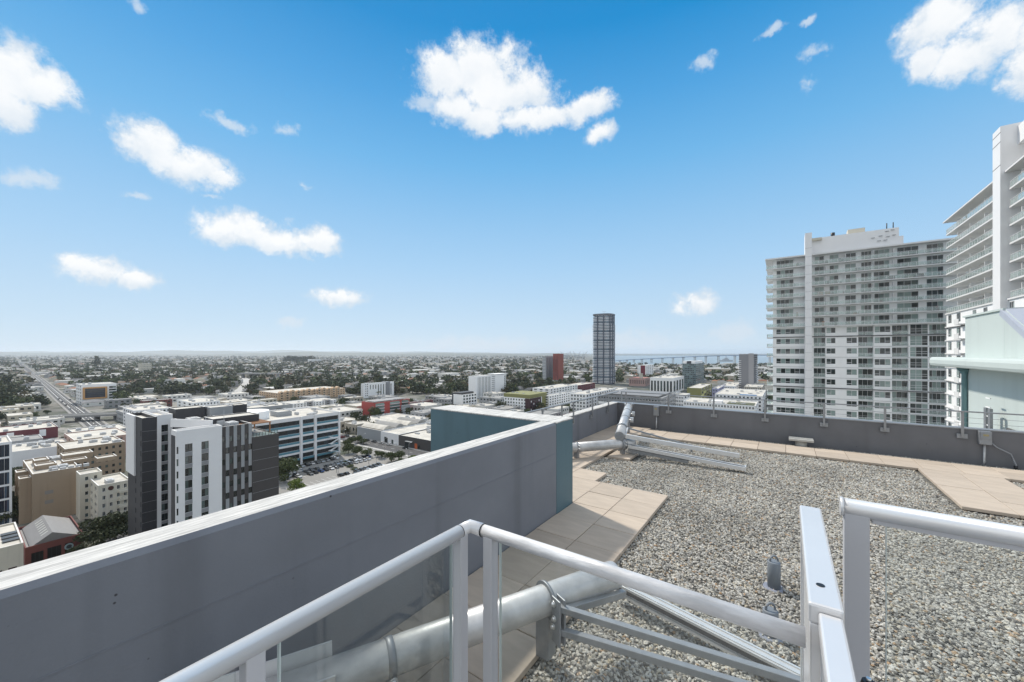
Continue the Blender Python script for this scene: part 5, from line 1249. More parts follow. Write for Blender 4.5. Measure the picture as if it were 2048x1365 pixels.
def near_tower():
    fe = PD(1893, 91); L = 62.0; Lv = 22.0                 # far end of the +V face
    c = fe - U * L - V * Lv
    t = thing('apartment_tower', 'sunlit white high-rise with deep balconies and a tall white fin', 'building', c, RZ); claim(c, L, Lv)
    zr = ZT(447, 92); fh = 3.05; S = lambda px: along(fe, -U, px)
    sf0, sf1 = S(2001), S(2017); zt = zr - 7 * fh
    ops = []
    for i in range(12):
        z = zt - (i + 1) * fh
        for (a, b) in ((1896, 1903), (1913, 1921)): ops.append((S(a), S(b), z + .7, z + 2.6, 2, 'mixed', .15))
        for k in range(5): s = S(1945) + k * 5.2; ops.append((s, s + 1.9, z + .9, z + 2.5, 3, 'mixed', .15))
    Blk(t, 0, L, 0, Lv, 0, zt, WHITE, ROOF_W, {2: ops}, para=.02, gl=GLZ, fr=FRAME_W)
    for i in range(13):
        z = zt - i * fh; mb = MB(); mb.box(0, L + .3, Lv, Lv + .22, z - .2, z + .05); mb.build('floor_band', SLABW, t)
        if i % 4 == 1: mb = MB(); mb.box(0, L + .32, Lv, Lv + .24, z - .34, z - .21); mb.build('reveal_band', mat('dark_reveal', (.06, .06, .065), .7), t)
    for i in range(12):
        z = zt - (i + 1) * fh; s = S(1924); mb = MB(); mb.box(L - s - 2.6, L - s, Lv, Lv + 1.2, z - .05, z + .15); mb.box(L - s - 2.6, L - s, Lv + 1.1, Lv + 1.2, z + .15, z + 1.1); mb.build('balcony', SLABW, t)
    # upper floors set back behind deep balconies
    ops = []
    off = 4.0
    for i in range(7):
        z = zr - (i + 1) * fh; s = 0.6
        while s + 3 < L - off - 2:
            ops.append((s, s + 2.2, z + .2, z + 2.6, 3, 'mixed', .1)); s += 3.6
    Blk(t, 0, L - off, 2, Lv - 2.4, zt, zr, WHITE, ROOF_W, {2: ops}, para=.02, gl=GLZ, fr=FRAME_W)
    for i in range(0, 8):
        z = zr - i * fh
        for (a, b) in ((-.4, sf0), (sf1 + .3, L)):
            mb = MB(); ov = .9 if i == 0 else 0
            mb.box(L - b, L - a + ov * .3, Lv - 2.6, Lv + ov * .5, z - .14, z + .14); mb.build('roof_slab' if i == 0 else 'balcony_slab', SLABW, t)
            if i and z > 0: 
                railing_run(t, 2, (L - a - .1, Lv - .08, z + .14), (L - b, Lv - .08, z + .14), step=1.3)
                if a < 0: railing_run(t, 2, (L - a - .08, Lv - .1, z + .14), (L - a - .08, Lv - 2.4, z + .14), step=1.3)
        if i:
            s = 5.0
            while s < L - 4:
                if not (sf0 - 1 < s < sf1 + 1):
                    mb = MB(); mb.box(L - s - .08, L - s + .08, Lv - 2.4, Lv - .5, z + .14, z + 2.3); mb.build('balcony_divider', SLABW, t)
                s += 7.2
    mb = MB(); mb.box(L - sf1, L - sf0, Lv - 8, Lv + .9, 0, ZT(252, 66)); mb.build('service_fin', PANELW, t)
    zf = ZT(252, 66)
    for dz in (1.0, 2.6, 6.5):
        mb = MB(); mb.box(L - sf1 - .03, L - sf0 + .03, Lv + .85, Lv + .93, zf - dz - .07, zf - dz); mb.build('panel_joint', mat('dark_reveal', (.06, .06, .065)), t)
    mb = MB(); mb.box(L - sf1 - 9, L - sf1, Lv - 8, Lv - 1, zf - 3.6, zf - .6); mb.build('roof_screen', PANELW, t)
near_tower()

# mint penthouse on the neighbouring roof
def mint():
    MINT = mat('mint_paint', (.54, .60, .58), .7, var=.04, scale=.5, streak=.05); TEALP = mat('teal_pipe', (.16, .28, .30), .5)
    d = 24.0; fe = PD(1930, d + 4.5); L = along(fe, -U, 2009)
    Lu = L; Lv = 9.0; c = fe - U * L - V * Lv
    zb = H - 6.5; c.z = zb
    t = thing('roof_penthouse', 'pale mint rooftop penthouse with an overhanging canopy slab and teal downpipe', 'building', c, RZ)
    z1 = ZT(636, fe.y) - zb; zs0, zs1 = ZT(736, fe.y) - zb, ZT(715, fe.y) - zb
    mb = MB(); mb.box(0, Lu, 0, Lv, 0, z1); mb.build('wall', MINT, t, bevel=.03)
    mb = MB(); mb.box(-.1, Lu + .1, -.1, Lv + .1, z1, z1 + .12); mb.build('coping', MINT, t)
    mb = MB(); mb.face([(0, -.0, z1 + .12), (0, Lv, z1 + .12), (-7, Lv, z1 - 3.4), (-7, 0, z1 - 3.4)], 1); mb.face([(0, Lv, z1 + .12), (0, Lv, 0), (-7, Lv, 0), (-7, Lv, z1 - 3.4)]); mb.face([(0, 0, 0), (0, 0, z1 + .12), (-7, 0, z1 - 3.4), (-7, 0, 0)]); mb.face([(-7, Lv, 0), (-7, 0, 0), (-7, 0, z1 - 3.4), (-7, Lv, z1 - 3.4)])
    LIL = mat('lilac_grey_metal_roof', (.42, .45, .52), .5); mb.build('sloping_wing', [MINT, LIL], t)
    mb = MB(); mb.bar((.1, Lv + .06, z1 - .12), (-7, Lv + .06, z1 - 3.64), .2, .36); mb.build('sloping_fascia', LIL, t)
    mb = MB(); mb.box(-9, Lu + 1.2, Lv - .5, Lv + 1.6, zs0 + .1, zs1); mb.build('canopy_slab', MINT, t, bevel=.2)
    x = Lu - .45; mb = MB(); mb.tube([(x, Lv + .14, 0), (x, Lv + .14, zs0 - .45), (x, Lv + .14, zs0)], [.16, .16, .42], 14); mb.build('downpipe', TEALP, t)
    s = along(fe, -U, 2000); 
    for k in (0, .62):
        mb = MB(); mb.box(Lu - s - k - .16, Lu - s - k + .16, Lv + .5, Lv + .62, 1.2, ZT(806, fe.y - 2) - zb); mb.build('ladder_stile', STEEL, t)
    for k in range(5):
        mb = MB(); mb.box(Lu - s - .62, Lu - s, Lv + .53, Lv + .59, 1.5 + k * .55, 1.56 + k * .55); mb.build('ladder_rung', WHITE, t)
    mb = MB(); mb.box(Lu - s - 2.9, Lu - s - 1.1, Lv, Lv + .08, 0, ZT(836, fe.y - 2) - zb); mb.build('door', mat('grey_door', (.12, .12, .12), .5), t)
    mb = MB(); mb.box(-14, Lu + 6, -6, Lv + 6, -H, 0); mb.build('roof_deck', mat('neighbour_roof', (.35, .35, .34), .9), t)
mint()

# ------------------------------------------------------------------ bay, bridge, ship, cranes
wm_ = mat('bay_water', (.24, .29, .32), .4, var=.05, scale=.01)
b = MB(); b.face([PZ(1180, 722.5, .4), PZ(1260, 730, .4), PZ(1600, 731, .4), PZ(2600, 728, .4), Vector((26000, 12000, .4)), Vector((3000, 12500, .4))]); tag(b.build('water', wm_), kind='structure')
def bridge():
    pts = [(1225, 722.5, 2700), (1260, 720, 2620), (1300, 718, 2540), (1345, 715.6, 2460), (1400, 713.2, 2380), (1450, 711.6, 2300), (1500, 710.8, 2240), (1560, 711, 2200), (1640, 712.5, 2150)]
    P = [Vector((*PD(x, d).xy, ZT(y, d))) for x, y, d in pts]; o = Vector((P[4].x, P[4].y, 0))
    t = thing('bay_bridge', 'long pale blue bridge rising over the bay on slim piers', 'bridge', o)
    BR = mat('bridge_blue_steel', (.20, .27, .40), .6); mb = MB()
    for i in range(len(P) - 1): mb.bar(P[i] - o, P[i + 1] - o, 16, 4.2)
    mb.build('deck', BR, t)
    for px in (1240, 1254, 1268, 1284, 1303, 1325, 1346, 1367, 1390, 1412, 1437, 1470, 1504, 1540):
        for i in range(len(pts) - 1):
            if pts[i][0] <= px <= pts[i + 1][0]:
                f = (px - pts[i][0]) / (pts[i + 1][0] - pts[i][0]); q = P[i].lerp(P[i + 1], f) - o
                mb = MB()
                for s in (-4, 4): mb.box(q.x + s - 1.4, q.x + s + 1.4, q.y - 2, q.y + 2, -.5, q.z - 2)
                mb.box(q.x - 8, q.x + 8, q.y - 2.2, q.y + 2.2, q.z - 6, q.z - 2); mb.build('pier', CONCR, t)
bridge()
def ship():
    d = 2900; p = PD(1452, d); t = thing('ship', 'grey ship moored on the bay behind the bridge', 'ship', p)
    g_ = mat('ship_grey', (.36, .39, .42), .6); L = 28 * d / F
    mb = MB(); mb.prism([(-L / 2, -8), (L * .4, -8), (L / 2, 0), (L * .4, 8), (-L / 2, 8)], -.5, 11); mb.build('hull', g_, t)
    mb = MB(); mb.box(-L * .25, L * .2, -6, 6, 11, 20); mb.box(-L * .1, L * .1, -5, 5, 20, 28); mb.build('superstructure', g_, t)
    mb = MB(); mb.box(-2, 2, -2, 2, 28, 42); mb.build('mast', g_, t)
ship()
def cranes():
    pr = None
    for i, (px, d) in enumerate(((1133, 3900), (1142, 4000), (1150, 3950), (1158, 4050), (1166, 3980), (1127, 4100))):
        if pr is None:
            t = thing('harbour_crane', 'distant grey harbour crane with raised boom left of the glass tower', 'crane', PD(px, d), .5, 'harbour cranes by the bay'); cm = mat('crane_steel', (.30, .33, .37), .6)
            for (x, y) in ((-9, -9), (9, -9), (-9, 9), (9, 9)):
                mb = MB(); mb.box(x - 1.3, x + 1.3, y - 1.3, y + 1.3, -.5, 42); mb.build('leg', cm, t)
            mb = MB(); mb.box(-12, 14, -4, 4, 40, 44); mb.build('girder', cm, t)
            mb = MB(); mb.bar((10, 0, 43), (48, 0, 78), 3, 3); mb.build('boom', cm, t)
            mb = MB(); mb.bar((0, 0, 43), (6, 0, 68), 2.2, 2.2); mb.bar((6, 0, 68), (38, 0, 70), .8, .8); mb.build('mast', cm, t); pr = t
        else:
            o = copy_tree(pr); o.location = PD(px, d); o.rotation_euler = (0, 0, random.uniform(-.5, 2.8))
cranes()

# ------------------------------------------------------------------ trees
def leaf_mat(name, c0, c1):
    if name in MATS: return MATS[name]
    m = bpy.data.materials.new(name); m.use_nodes = True; MATS[name] = m; g = NT(m.node_tree)
    r = g.n('ShaderNodeNewGeometry').outputs['Random Per Island']; oi = g.n('ShaderNodeObjectInfo').outputs['Random']
    c = g.mix(g.m('MULTIPLY_ADD', oi, .35, g.m('MULTIPLY', r, .65)), (*c0, 1), (*c1, 1))
    b = g.n('ShaderNodeBsdfPrincipled', i_Roughness=.7); g.t.links.new(c, b.inputs['Base Color'])
    b.inputs['Specular IOR Level'].default_value = .25
    o = g.n('ShaderNodeOutputMaterial'); g.t.links.new(b.outputs[0], o.inputs[0]); return m
LEAF_D = leaf_mat('leaf_dark', (.026, .036, .017), (.080, .090, .042)); LEAF_M = leaf_mat('leaf_mid', (.038, .056, .020), (.105, .125, .045))
LEAF_B = leaf_mat('leaf_bright', (.065, .10, .018), (.19, .24, .045)); LEAF_O = leaf_mat('leaf_olive', (.045, .045, .020), (.12, .10, .05))
BARK = mat('bark', (.085, .065, .048), .9, var=.2, scale=3)
def crown_mesh(name, rx, rz, n, leaf, m, seed, lobes=7):
    r = np.random.default_rng(seed)
    cen = [np.array([0, 0, rz * 1.05])] + [np.array([rx * .62 * math.cos(w), rx * .62 * math.sin(w), rz * (1 + r.uniform(-.45, .55))]) for w in np.linspace(0, 6.28, lobes, endpoint=False) + r.uniform(0, .5, lobes)]
    cen += [np.array([r.uniform(-.4, .4) * rx, r.uniform(-.4, .4) * rx, rz * (1.5 + r.uniform(-.1, .3))]) for _ in range(3)]
    V_, F_ = [], []
    for i in range(n):
        c = cen[r.integers(len(cen))]; s = r.uniform(.36, .55)
        d = r.normal(size=3); d /= np.linalg.norm(d) + 1e-6; d[2] = d[2] * .8 + .1
        p = c + d * np.array([rx, rx, rz]) * s * r.uniform(.72, 1.06)
        nrm = d + r.normal(size=3) * .55; nrm /= np.linalg.norm(nrm) + 1e-6
        a = np.cross(nrm, r.normal(size=3)); a /= np.linalg.norm(a) + 1e-6; b_ = np.cross(nrm, a)
        L = leaf * r.uniform(.6, 1.35); k = len(V_)
        V_ += [tuple(p + a * L), tuple(p + b_ * L * .7), tuple(p - a * L), tuple(p - b_ * L * .7)]; F_.append((k, k + 1, k + 2, k + 3))
    me = bpy.data.meshes.new(name); me.from_pydata(V_, [], F_); me.materials.append(m); return me
def trunk_mesh(h, r0, seed):
    rr = random.Random(seed); mb = MB()
    mb.tube([(0, 0, -.2), (rr.uniform(-.1, .1) * h, rr.uniform(-.1, .1) * h, h * .55), (0, 0, h)], [r0, r0 * .75, r0 * .4], 7)
    for k in range(4):
        w = k * 1.57 + rr.uniform(-.4, .4); mb.tube([(0, 0, h * .5), (math.cos(w) * h * .3, math.sin(w) * h * .3, h * .95)], [r0 * .5, r0 * .15], 5)
    return mb.mesh('trunk', BARK)
def palm(h):
    mb = MB()
    for k in range(13):
        w = 2 * math.pi * k / 13; pts = []
        for j in range(5): f = j / 4; pts.append((math.cos(w) * 2.6 * f, math.sin(w) * 2.6 * f, h + .9 * math.sin(f * 2.6) - 1.1 * f * f - (.5 if k % 2 else 0)))
        for j in range(4):
            a, b_ = Vector(pts[j]), Vector(pts[j + 1]); s = Vector((-math.sin(w), math.cos(w), 0)) * (.5 - .1 * j); mb.face([a - s, b_ - s * .8, b_ + s * .8, a + s])
    return mb.mesh('crown', LEAF_D)
TREES = {}
def tree_kind(key, name, label, group, crown, trunk):
    TREES[key] = (name, label, group, crown, trunk)
far_kind = [('dark', LEAF_D, 5.5, 4.2), ('mid', LEAF_M, 4.6, 3.6), ('olive', LEAF_O, 4.8, 3.4), ('tall', LEAF_D, 3.6, 6.5)]
LABS = {'dark': 'dark green broad tree among the houses', 'mid': 'mid green rounded tree among the houses', 'olive': 'olive brown dry tree among the houses', 'tall': 'tall narrow dark tree rising above the houses'}
for k, (nm, lm, rx, rz) in enumerate(far_kind):
    tree_kind(nm, 'garden_tree', LABS[nm], nm + ' trees of the suburb', crown_mesh('crown', rx, rz, 320, .85, lm, 20 + k), trunk_mesh(rz * 1.1, .35, k))
def add_tree(key, p, s=1.0, label=None, group=None, big=None):
    name, lab, grp, cr, tr = TREES[key]
    t = thing(name, label or lab, 'tree', p, random.uniform(0, 6.28), group if label else grp); t.scale = (s, s, s * random.uniform(.9, 1.12))
    put('crown', cr, t, (0, 0, 0)); put('trunk', tr, t, (0, 0, 0)); return t
# near street trees with finer leaves
tree_kind('street', 'street_tree', 'green street tree along the road by the warehouses', 'street trees by the warehouses', crown_mesh('crown', 3.4, 2.6, 1500, .28, LEAF_M, 61), trunk_mesh(3.4, .2, 11))
tree_kind('bright', 'street_tree', 'bright green rounded tree at the edge of the car park', 'bright trees by the car park', crown_mesh('crown', 3.2, 2.5, 1500, .27, LEAF_B, 62), trunk_mesh(3.0, .2, 12))
tree_kind('shade', 'shade_tree', '', '', crown_mesh('crown', 7.0, 5.5, 3200, .42, LEAF_D, 63, 9), trunk_mesh(6.0, .4, 13))
tree_kind('shadeM', 'shade_tree', '', '', crown_mesh('crown', 6.5, 5.5, 3200, .40, LEAF_M, 64, 9), trunk_mesh(6.0, .4, 14))
for (px, py, s) in ((694, 893, .9), (704, 889, .9), (716, 886, .9), (727, 889, .8), (697, 908, 1.15), (714, 912, 1.0), (733, 915, 1.0), (756, 914, .7), (763, 917, .8), (783, 924, 1.1), (797, 921, 1.1), (802, 931, .7)):
    add_tree('street', PZ(px, py), s)
for (px, py, s) in ((593, 985, 1.15), (818, 934, .9), (826, 928, .9), (557, 1010, .8)): add_tree('bright', PZ(px, py), s)
def uniq(key, px, py, s, label):
    t = add_tree(key, PZ(px, py), s); t['label'] = label; t.pop('group', None)
uniq('shadeM', 570, 962, 1.0, 'large spreading green tree between the black tower and the glazed canopy')
uniq('shade', 205, 1092, .85, 'dense dark tree rising beside the cream wing and brick garage')
uniq('shade', 232, 1080, .75, 'dark tree squeezed against the foot of the black tower')
uniq('shade', 14, 985, .9, 'dark tree along the tan apartment block at the frame edge')
uniq('shade', 26, 1020, .8, 'dark leafy tree in front of the tan block balconies')
uniq('shade', 6, 1050, .75, 'dark tree above the cream shop roof')
uniq('shadeM', 750, 838, 1.0, 'reddish green tree left of the red office')
uniq('shadeM', 1545, 812, 1.2, 'autumn tinted trees at the foot of the white high-rise')
uniq('shade', 1432, 800, .9, 'dark tree beside the lavender block')
uniq('shade', 160, 1118, .4, 'low dark hedge tree before the brick garage')
# shrubs between the rows of cars
for i, (px, py, s, k) in enumerate(((700, 935, .6, 'street'), (708, 940, .55, 'street'), (690, 928, .6, 'street'), (735, 958, .5, 'street'), (728, 964, .5, 'street'), (757, 955, .45, 'street'), (703, 972, .5, 'street'), (655, 985, .5, 'street'), (640, 990, .5, 'street'), (812, 940, .5, 'street'))):
    name, lab, grp, cr, tr = TREES[k]; p = PZ(px, py)
    t = thing('shrub', 'low green shrub in the car park planting strips', 'shrub', p, i, 'car park shrubs'); t.scale = (s, s, s * .55); put('foliage', cr, t, (0, 0, -1.2))
palm_me = palm(11); pt = MB(); pt.tube([(0, 0, -.2), (.2, .1, 6), (0, 0, 11)], [.28, .2, .17], 7); palm_tr = pt.mesh('trunk', BARK)
for (px, py) in ((755, 803), (760, 802), (745, 840), (1030, 815), (1045, 812), (980, 812), (905, 800), (860, 815), (430, 790), (640, 792), (320, 790), (150, 800), (1140, 778), (1290, 770)):
    t = thing('palm_tree', 'slim palm tree standing among the blocks', 'palm tree', PZ(px, py), random.uniform(0, 6), 'palms among the blocks'); t.scale = (1.1,) * 3; put('crown', palm_me, t, (0, 0, 0)); put('trunk', palm_tr, t, (0, 0, 0))

# ------------------------------------------------------------------ cars
CARM = {}
def car_meshes():
    prof = [(-2.2, .35), (-2.25, .75), (-2.1, .95), (-1.2, 1.02), (-1.15, 1.02), (1.0, .98), (1.1, .97), (2.1, .78), (2.22, .55), (2.15, .3)]
    b = MB(); n = len(prof)
    for s in (-.9, .9): b.face([(x, s, z) for x, z in (prof if s < 0 else prof[::-1])])
    for i in range(n): p, q = prof[i], prof[(i + 1) % n]; b.face([(p[0], -.9, p[1]), (p[0], .9, p[1]), (q[0], .9, q[1]), (q[0], -.9, q[1])])
    cab = [(-1.75, .98), (-1.25, 1.44), (.25, 1.46), (1.1, .96)]
    c = MB()
    for s in (-.8, .8): c.face([(x, s * (1 if z < 1 else .86), z) for x, z in (cab if s < 0 else cab[::-1])])
    for i in range(3): p, q = cab[i], cab[i + 1]; kp, kq = (1 if p[1] < 1 else .86) * .8, (1 if q[1] < 1 else .86) * .8; c.face([(p[0], -kp, p[1]), (p[0], kp, p[1]), (q[0], kq, q[1]), (q[0], -kq, q[1])])
    r = MB(); r.box(-1.2, .22, -.68, .68, 1.435, 1.475)
    w = MB(); w.tube([(0, -.1, 0), (0, .1, 0)], .33, 12)
    return b, c, r, w
cb, cc, cr_, cw_ = car_meshes()
CGL = mat('car_glass', (.02, .024, .028), .08, var=.02); TYRE = mat('tyre', (.02, .02, .02), .8, var=.05)
me_c, me_w = cc.mesh('cabin_glass', CGL), cw_.mesh('wheel', TYRE)
CCOL = {'white': (.70, .70, .70), 'black': (.02, .02, .022), 'silver': (.40, .41, .42), 'grey': (.13, .135, .14), 'red': (.30, .02, .02), 'blue': (.04, .09, .24)}
def car(col, p, rz, label, group):
    if col not in CARM: m_ = mat('car_paint_' + col, CCOL[col], .22, metal=.2, var=.02); CARM[col] = (cb.mesh('body', m_), cr_.mesh('roof_panel', m_))
    t = thing('parked_car', label, 'car', p, rz, group); put('body', CARM[col][0], t, (0, 0, 0)); put('roof_panel', CARM[col][1], t, (0, 0, 0)); put('cabin_glass', me_c, t, (0, 0, 0))
    for x in (-1.35, 1.4):
        for y in (-.82, .82): put('wheel', me_w, t, (x, y, .33))
rc = random.Random(5)
def rowcars(a0, n, b, step, rz, z=.11, skip=.12, grp='car park'):
    for i in range(n):
        if rc.random() < skip: continue
        col = rc.choice(['white', 'black', 'silver', 'grey', 'black', 'white', 'grey', 'black', 'white', 'silver', 'black', 'grey', 'silver', 'white', 'black', 'blue'])
        car(col, W(a0 + i * step, b + rc.uniform(-.3, .3), z), rz + rc.uniform(-.03, .03) + (math.pi if rc.random() < .5 else 0), f'{col} car parked in the {grp}', f'{col} cars of the {grp}')
rzv = RZ + math.pi / 2
rowcars(100, 13, 226, 2.95, rzv); rowcars(102, 17, 213.5, 2.95, rzv); rowcars(104, 15, 208, 2.95, rzv); rowcars(118, 9, 192, 2.95, rzv); rowcars(120, 8, 186.6, 2.95, rzv); rowcars(93, 5, 178, 3.2, rzv, skip=.3)
for (px, py, col) in ((590, 952, 'black'), (602, 943, 'white')):
    car(col, PZ(px, py, .11), RZ + .9, f'{col} pickup-sized car parked beside the glazed canopy', f'{col} cars beside the canopy')
for i in range(16):
    if rc.random() < .7: col = rc.choice(['white', 'black', 'silver', 'grey', 'white']); car(col, W(176.6, 186 + i * 8.5, .07), rzv, f'{col} car parked along the warehouse street', f'{col} cars of the warehouse street')
for i in range(14):
    if rc.random() < .75:
        col = rc.choice(['white', 'black', 'silver', 'grey']); d = (main[3] - main[1]).normalized(); p = main[1] + d * (i * 26 + 10) + Vector((-d.y, d.x, 0)) * (4.4 if i % 2 else -4.4); p.z = .31
        car(col, p, math.atan2(d.y, d.x), f'{col} car on the long street running to the hills', f'{col} cars on the long street')
car('red', PZ(684, 876, .07), RZ, 'red car at the corner behind the ribbon-window office', None)

# street lamps
lm_ = mat('lamp_post_grey', (.22, .23, .24), .5, metal=.4)
pb_ = MB(); pb_.tube([(0, 0, -.1), (0, 0, 8)], [.12, .07], 8); LP1 = pb_.mesh('post', lm_)
pb_ = MB(); pb_.bar((0, 0, 7.9), (1.9, 0, 8.3), .08, .08); LP2 = pb_.mesh('arm', lm_)
pb_ = MB(); pb_.box(1.5, 2.3, -.16, .16, 8.22, 8.38); LP3 = pb_.mesh('lamp_head', WHITE)
for i, (p, r_) in enumerate([(W(165, 170 + 24 * k, .15), RZ) for k in range(7)] + [(W(100 + 20 * k, 199.5, .1), RZ + 1.57) for k in range(4)] + [(W(110 + 22 * k, 181.5, .1), RZ + 1.57) for k in range(3)]):
    car_park = i >= 7
    t = thing('street_lamp', 'grey lamp post standing in the car park' if car_park else 'grey street lamp along the warehouse street', 'street lamp', p, r_, 'car park lamps' if car_park else 'warehouse street lamps')
    put('post', LP1, t, (0, 0, 0)); put('arm', LP2, t, (0, 0, 0)); put('lamp_head', LP3, t, (0, 0, 0))

# ------------------------------------------------------------------ houses and suburb
def house_mesh(w, l, h, rh, hip):
    wb, rb = MB(), MB(); wb.box(-w / 2, w / 2, -l / 2, l / 2, 0, h); o = .5
    W2, L2 = w / 2 + o, l / 2 + o
    if hip:
        a, b_ = (0, -L2 + W2, h + rh), (0, L2 - W2, h + rh)
        rb.face([(-W2, -L2, h), (W2, -L2, h), a]); rb.face([(W2, -L2, h), (W2, L2, h), b_, a]); rb.face([(W2, L2, h), (-W2, L2, h), b_]); rb.face([(-W2, L2, h), (-W2, -L2, h), a, b_])
    else:
        rb.face([(W2, -L2, h), (W2, L2, h), (0, L2, h + rh), (0, -L2, h + rh)]); rb.face([(-W2, L2, h), (-W2, -L2, h), (0, -L2, h + rh), (0, L2, h + rh)])
        wb.face([(-w / 2, -l / 2, h), (w / 2, -l / 2, h), (0, -l / 2, h + rh * .92)]); wb.face([(w / 2, l / 2, h), (-w / 2, l / 2, h), (0, l / 2, h + rh * .92)])
    win = MB()
    for y in (-l * .3, 0, l * .3):
        for s in (-1, 1): win.box(s * w / 2 - .06, s * w / 2 + .06, y - .7, y + .7, h * .4, h * .8)
    for x in (-w * .25, w * .25):
        for s in (-1, 1): win.box(x - .7, x + .7, s * l / 2 - .06, s * l / 2 + .06, h * .4, h * .8)
    return wb, rb, win
HW = [mat('house_white', (.66, .65, .62), .85, var=.06, scale=.3, objvar=.15), mat('house_beige', (.47, .42, .34), .85, var=.06, scale=.3, objvar=.2), mat('house_grey', (.33, .335, .34), .85, var=.06, scale=.3, objvar=.2), mat('house_cream', (.58, .53, .42), .85, var=.06, scale=.3, objvar=.15)]
HR = [mat('roof_grey_shingle', (.16, .16, .165), .9, var=.15, scale=.5, objvar=.4), mat('roof_brown_shingle', (.15, .115, .09), .9, var=.15, scale=.5, objvar=.4), mat('roof_pale', (.52, .51, .49), .9, var=.15, scale=.3, objvar=.25), mat('roof_terracotta', (.25, .12, .075), .9, var=.15, scale=.5, objvar=.3)]
KINDS = [('white house with a grey hipped roof', 11, 15, 4.2, 2.6, True, 0, 0), ('beige house with a brown gabled roof', 10, 14, 4.0, 3.0, False, 1, 1), ('grey house with a grey gabled roof', 10, 13, 5.6, 2.8, False, 2, 0),
         ('cream house with a terracotta hipped roof', 12, 15, 4.4, 2.4, True, 3, 3), ('white two-storey house with a pale flat-pitched roof', 11, 18, 6.6, .8, True, 0, 2), ('beige apartment house with a pale flat-pitched roof', 14, 26, 7.6, .7, True, 1, 2)]
HM = []
hwb = MB(); hwb.box(-.07, .07, -.8, .8, 0, 1.5); HWIN = hwb.mesh('window', GLASS_D)
for (lab, w, l, h, rh, hip, wi, ri) in KINDS:
    wb, rb, wn = house_mesh(w, l, h, rh, hip); HM.append((lab, wb.mesh('wall', HW[wi]), rb.mesh('roof', HR[ri]), [(s_ * w / 2, y, h * .4, 0) for s_ in (-1, 1) for y in (-l * .3, l * .3)] + [(x, s_ * l / 2, h * .4, math.pi / 2) for s_ in (-1, 1) for x in (-w * .25, w * .25)], max(w, l)))
def on_road(p, wid=15):
    for a, b_ in zip(main, main[1:]):
        ab = (b_ - a).xy; t_ = max(0, min(1, (p - a).xy.dot(ab) / ab.length_squared))
        if ((p - a).xy - ab * t_).length < wid: return True
    for pl, wd in ((FW, 52), (RAMP, 14), (RAMP2, 12)):
        for a, b_ in zip(pl, pl[1:]):
            ab = (b_ - a).xy; t_ = max(0, min(1, (p - a).xy.dot(ab) / ab.length_squared))
            if ((p - a).xy - ab * t_).length < wd: return True
    return False
def on_water(px, py): return px > 1170 and py < 730.5 and py < 722 + max(0, min(8.5, (px - 1170) * .09))
rs = random.Random(11); cells = {}
def spaced(p, r):
    k = (int(p.x // 24), int(p.y // 24))
    for i in (-1, 0, 1):
        for j in (-1, 0, 1):
            for (q, qr) in cells.get((k[0] + i, k[1] + j), ()):
                if (q - p).length < r + qr: return False
    cells.setdefault(k, []).append((p, r)); return True
# low commercial blocks filling the flats between the larger buildings
rq = random.Random(23)
LOWK = [('white flat-roofed workshop', HW[0], ROOF_W), ('beige flat-roofed workshop', HW[1], ROOF_W), ('grey flat-roofed workshop', HW[2], ROOF_G), ('cream flat-roofed shop', HW[3], ROOF_W), ('red brick workshop', BRICK, ROOF_G)]
nlow_ = 0; cand = [(rq.uniform(788, 868) if rq.random() < .75 else rq.uniform(868, 930), rq.uniform(-140, 1300)) for _ in range(1500)]
cand.sort(reverse=True)
for (py, px) in cand:
    if px > 1150 and py > 800: continue
    w, l, h = rq.uniform(12, 30), rq.uniform(12, 34), rq.uniform(4.5, 9.5); p = PZ(px, py)
    if nlow_ >= 110: break
    if on_road(p) or on_road(p + U * w) or on_road(p + V * l) or on_road(p + U * w + V * l): continue
    a, b_ = AB(p)
    if 20 < a < 185 and b_ < 300 and py > 860 and a > 60: continue
    if any(a0 - 3 < a + w and a < a0 + lu + 3 and b0 - 3 < b_ + l and b_ < b0 + lv + 3 for (a0, b0, lu, lv, mg) in HERO): continue
    lab, wm_k, rm_k = rq.choices(LOWK, (4, 3, 3, 2, 1))[0]
    claim(p, w, l, 2); t = thing('workshop', lab + ' on the flats below the towers', 'building', p, RZ, lab + 's on the flats')
    nf = max(1, int(h / 3.6)); Blk(t, 0, w, 0, l, 0, h, wm_k, rm_k, {0: grid(w, 0, h, nf, max(2, int(w / 4.5)), .5, .4), 1: grid(l, 0, h, nf, max(2, int(l / 5)), .45, .4)}, para=.5, units=rq.randint(1, 4), seed=nlow_); nlow_ += 1
cand = [(rq.uniform(785, 900), rq.uniform(-100, 1250)) for _ in range(700)]; cand.sort(reverse=True); nst = 0
for (py, px) in cand:
    if px > 1150 and py > 800: continue
    p = PZ(px, py); a, b_ = AB(p)
    if on_road(p, 22) or 125 < px < 245 and 795 < py < 832 or 74 < a < 180 and 160 < b_ < 300 or 166 < a < 178 or 30 < a < 46: continue
    if any(a0 - 2 < a < a0 + lu + 2 and b0 - 2 < b_ < b0 + lv + 2 for (a0, b0, lu, lv, mg) in HERO): continue
    if not spaced(p, 3.5) or nst >= 120: continue
    t = add_tree(rq.choices(('dark', 'mid', 'olive', 'street'), (4, 4, 2, 3))[0], p, rq.uniform(.7, 1.2)); nst += 1
    t['label'] = t['label'].replace('among the houses', 'between the low workshops').replace('along the road by the warehouses', 'between the low workshops'); t['group'] = t['group'].replace('of the suburb', 'on the flats').replace('by the warehouses', 'on the flats')
nh = 0; far_pts = []
tries = 0
cand = []
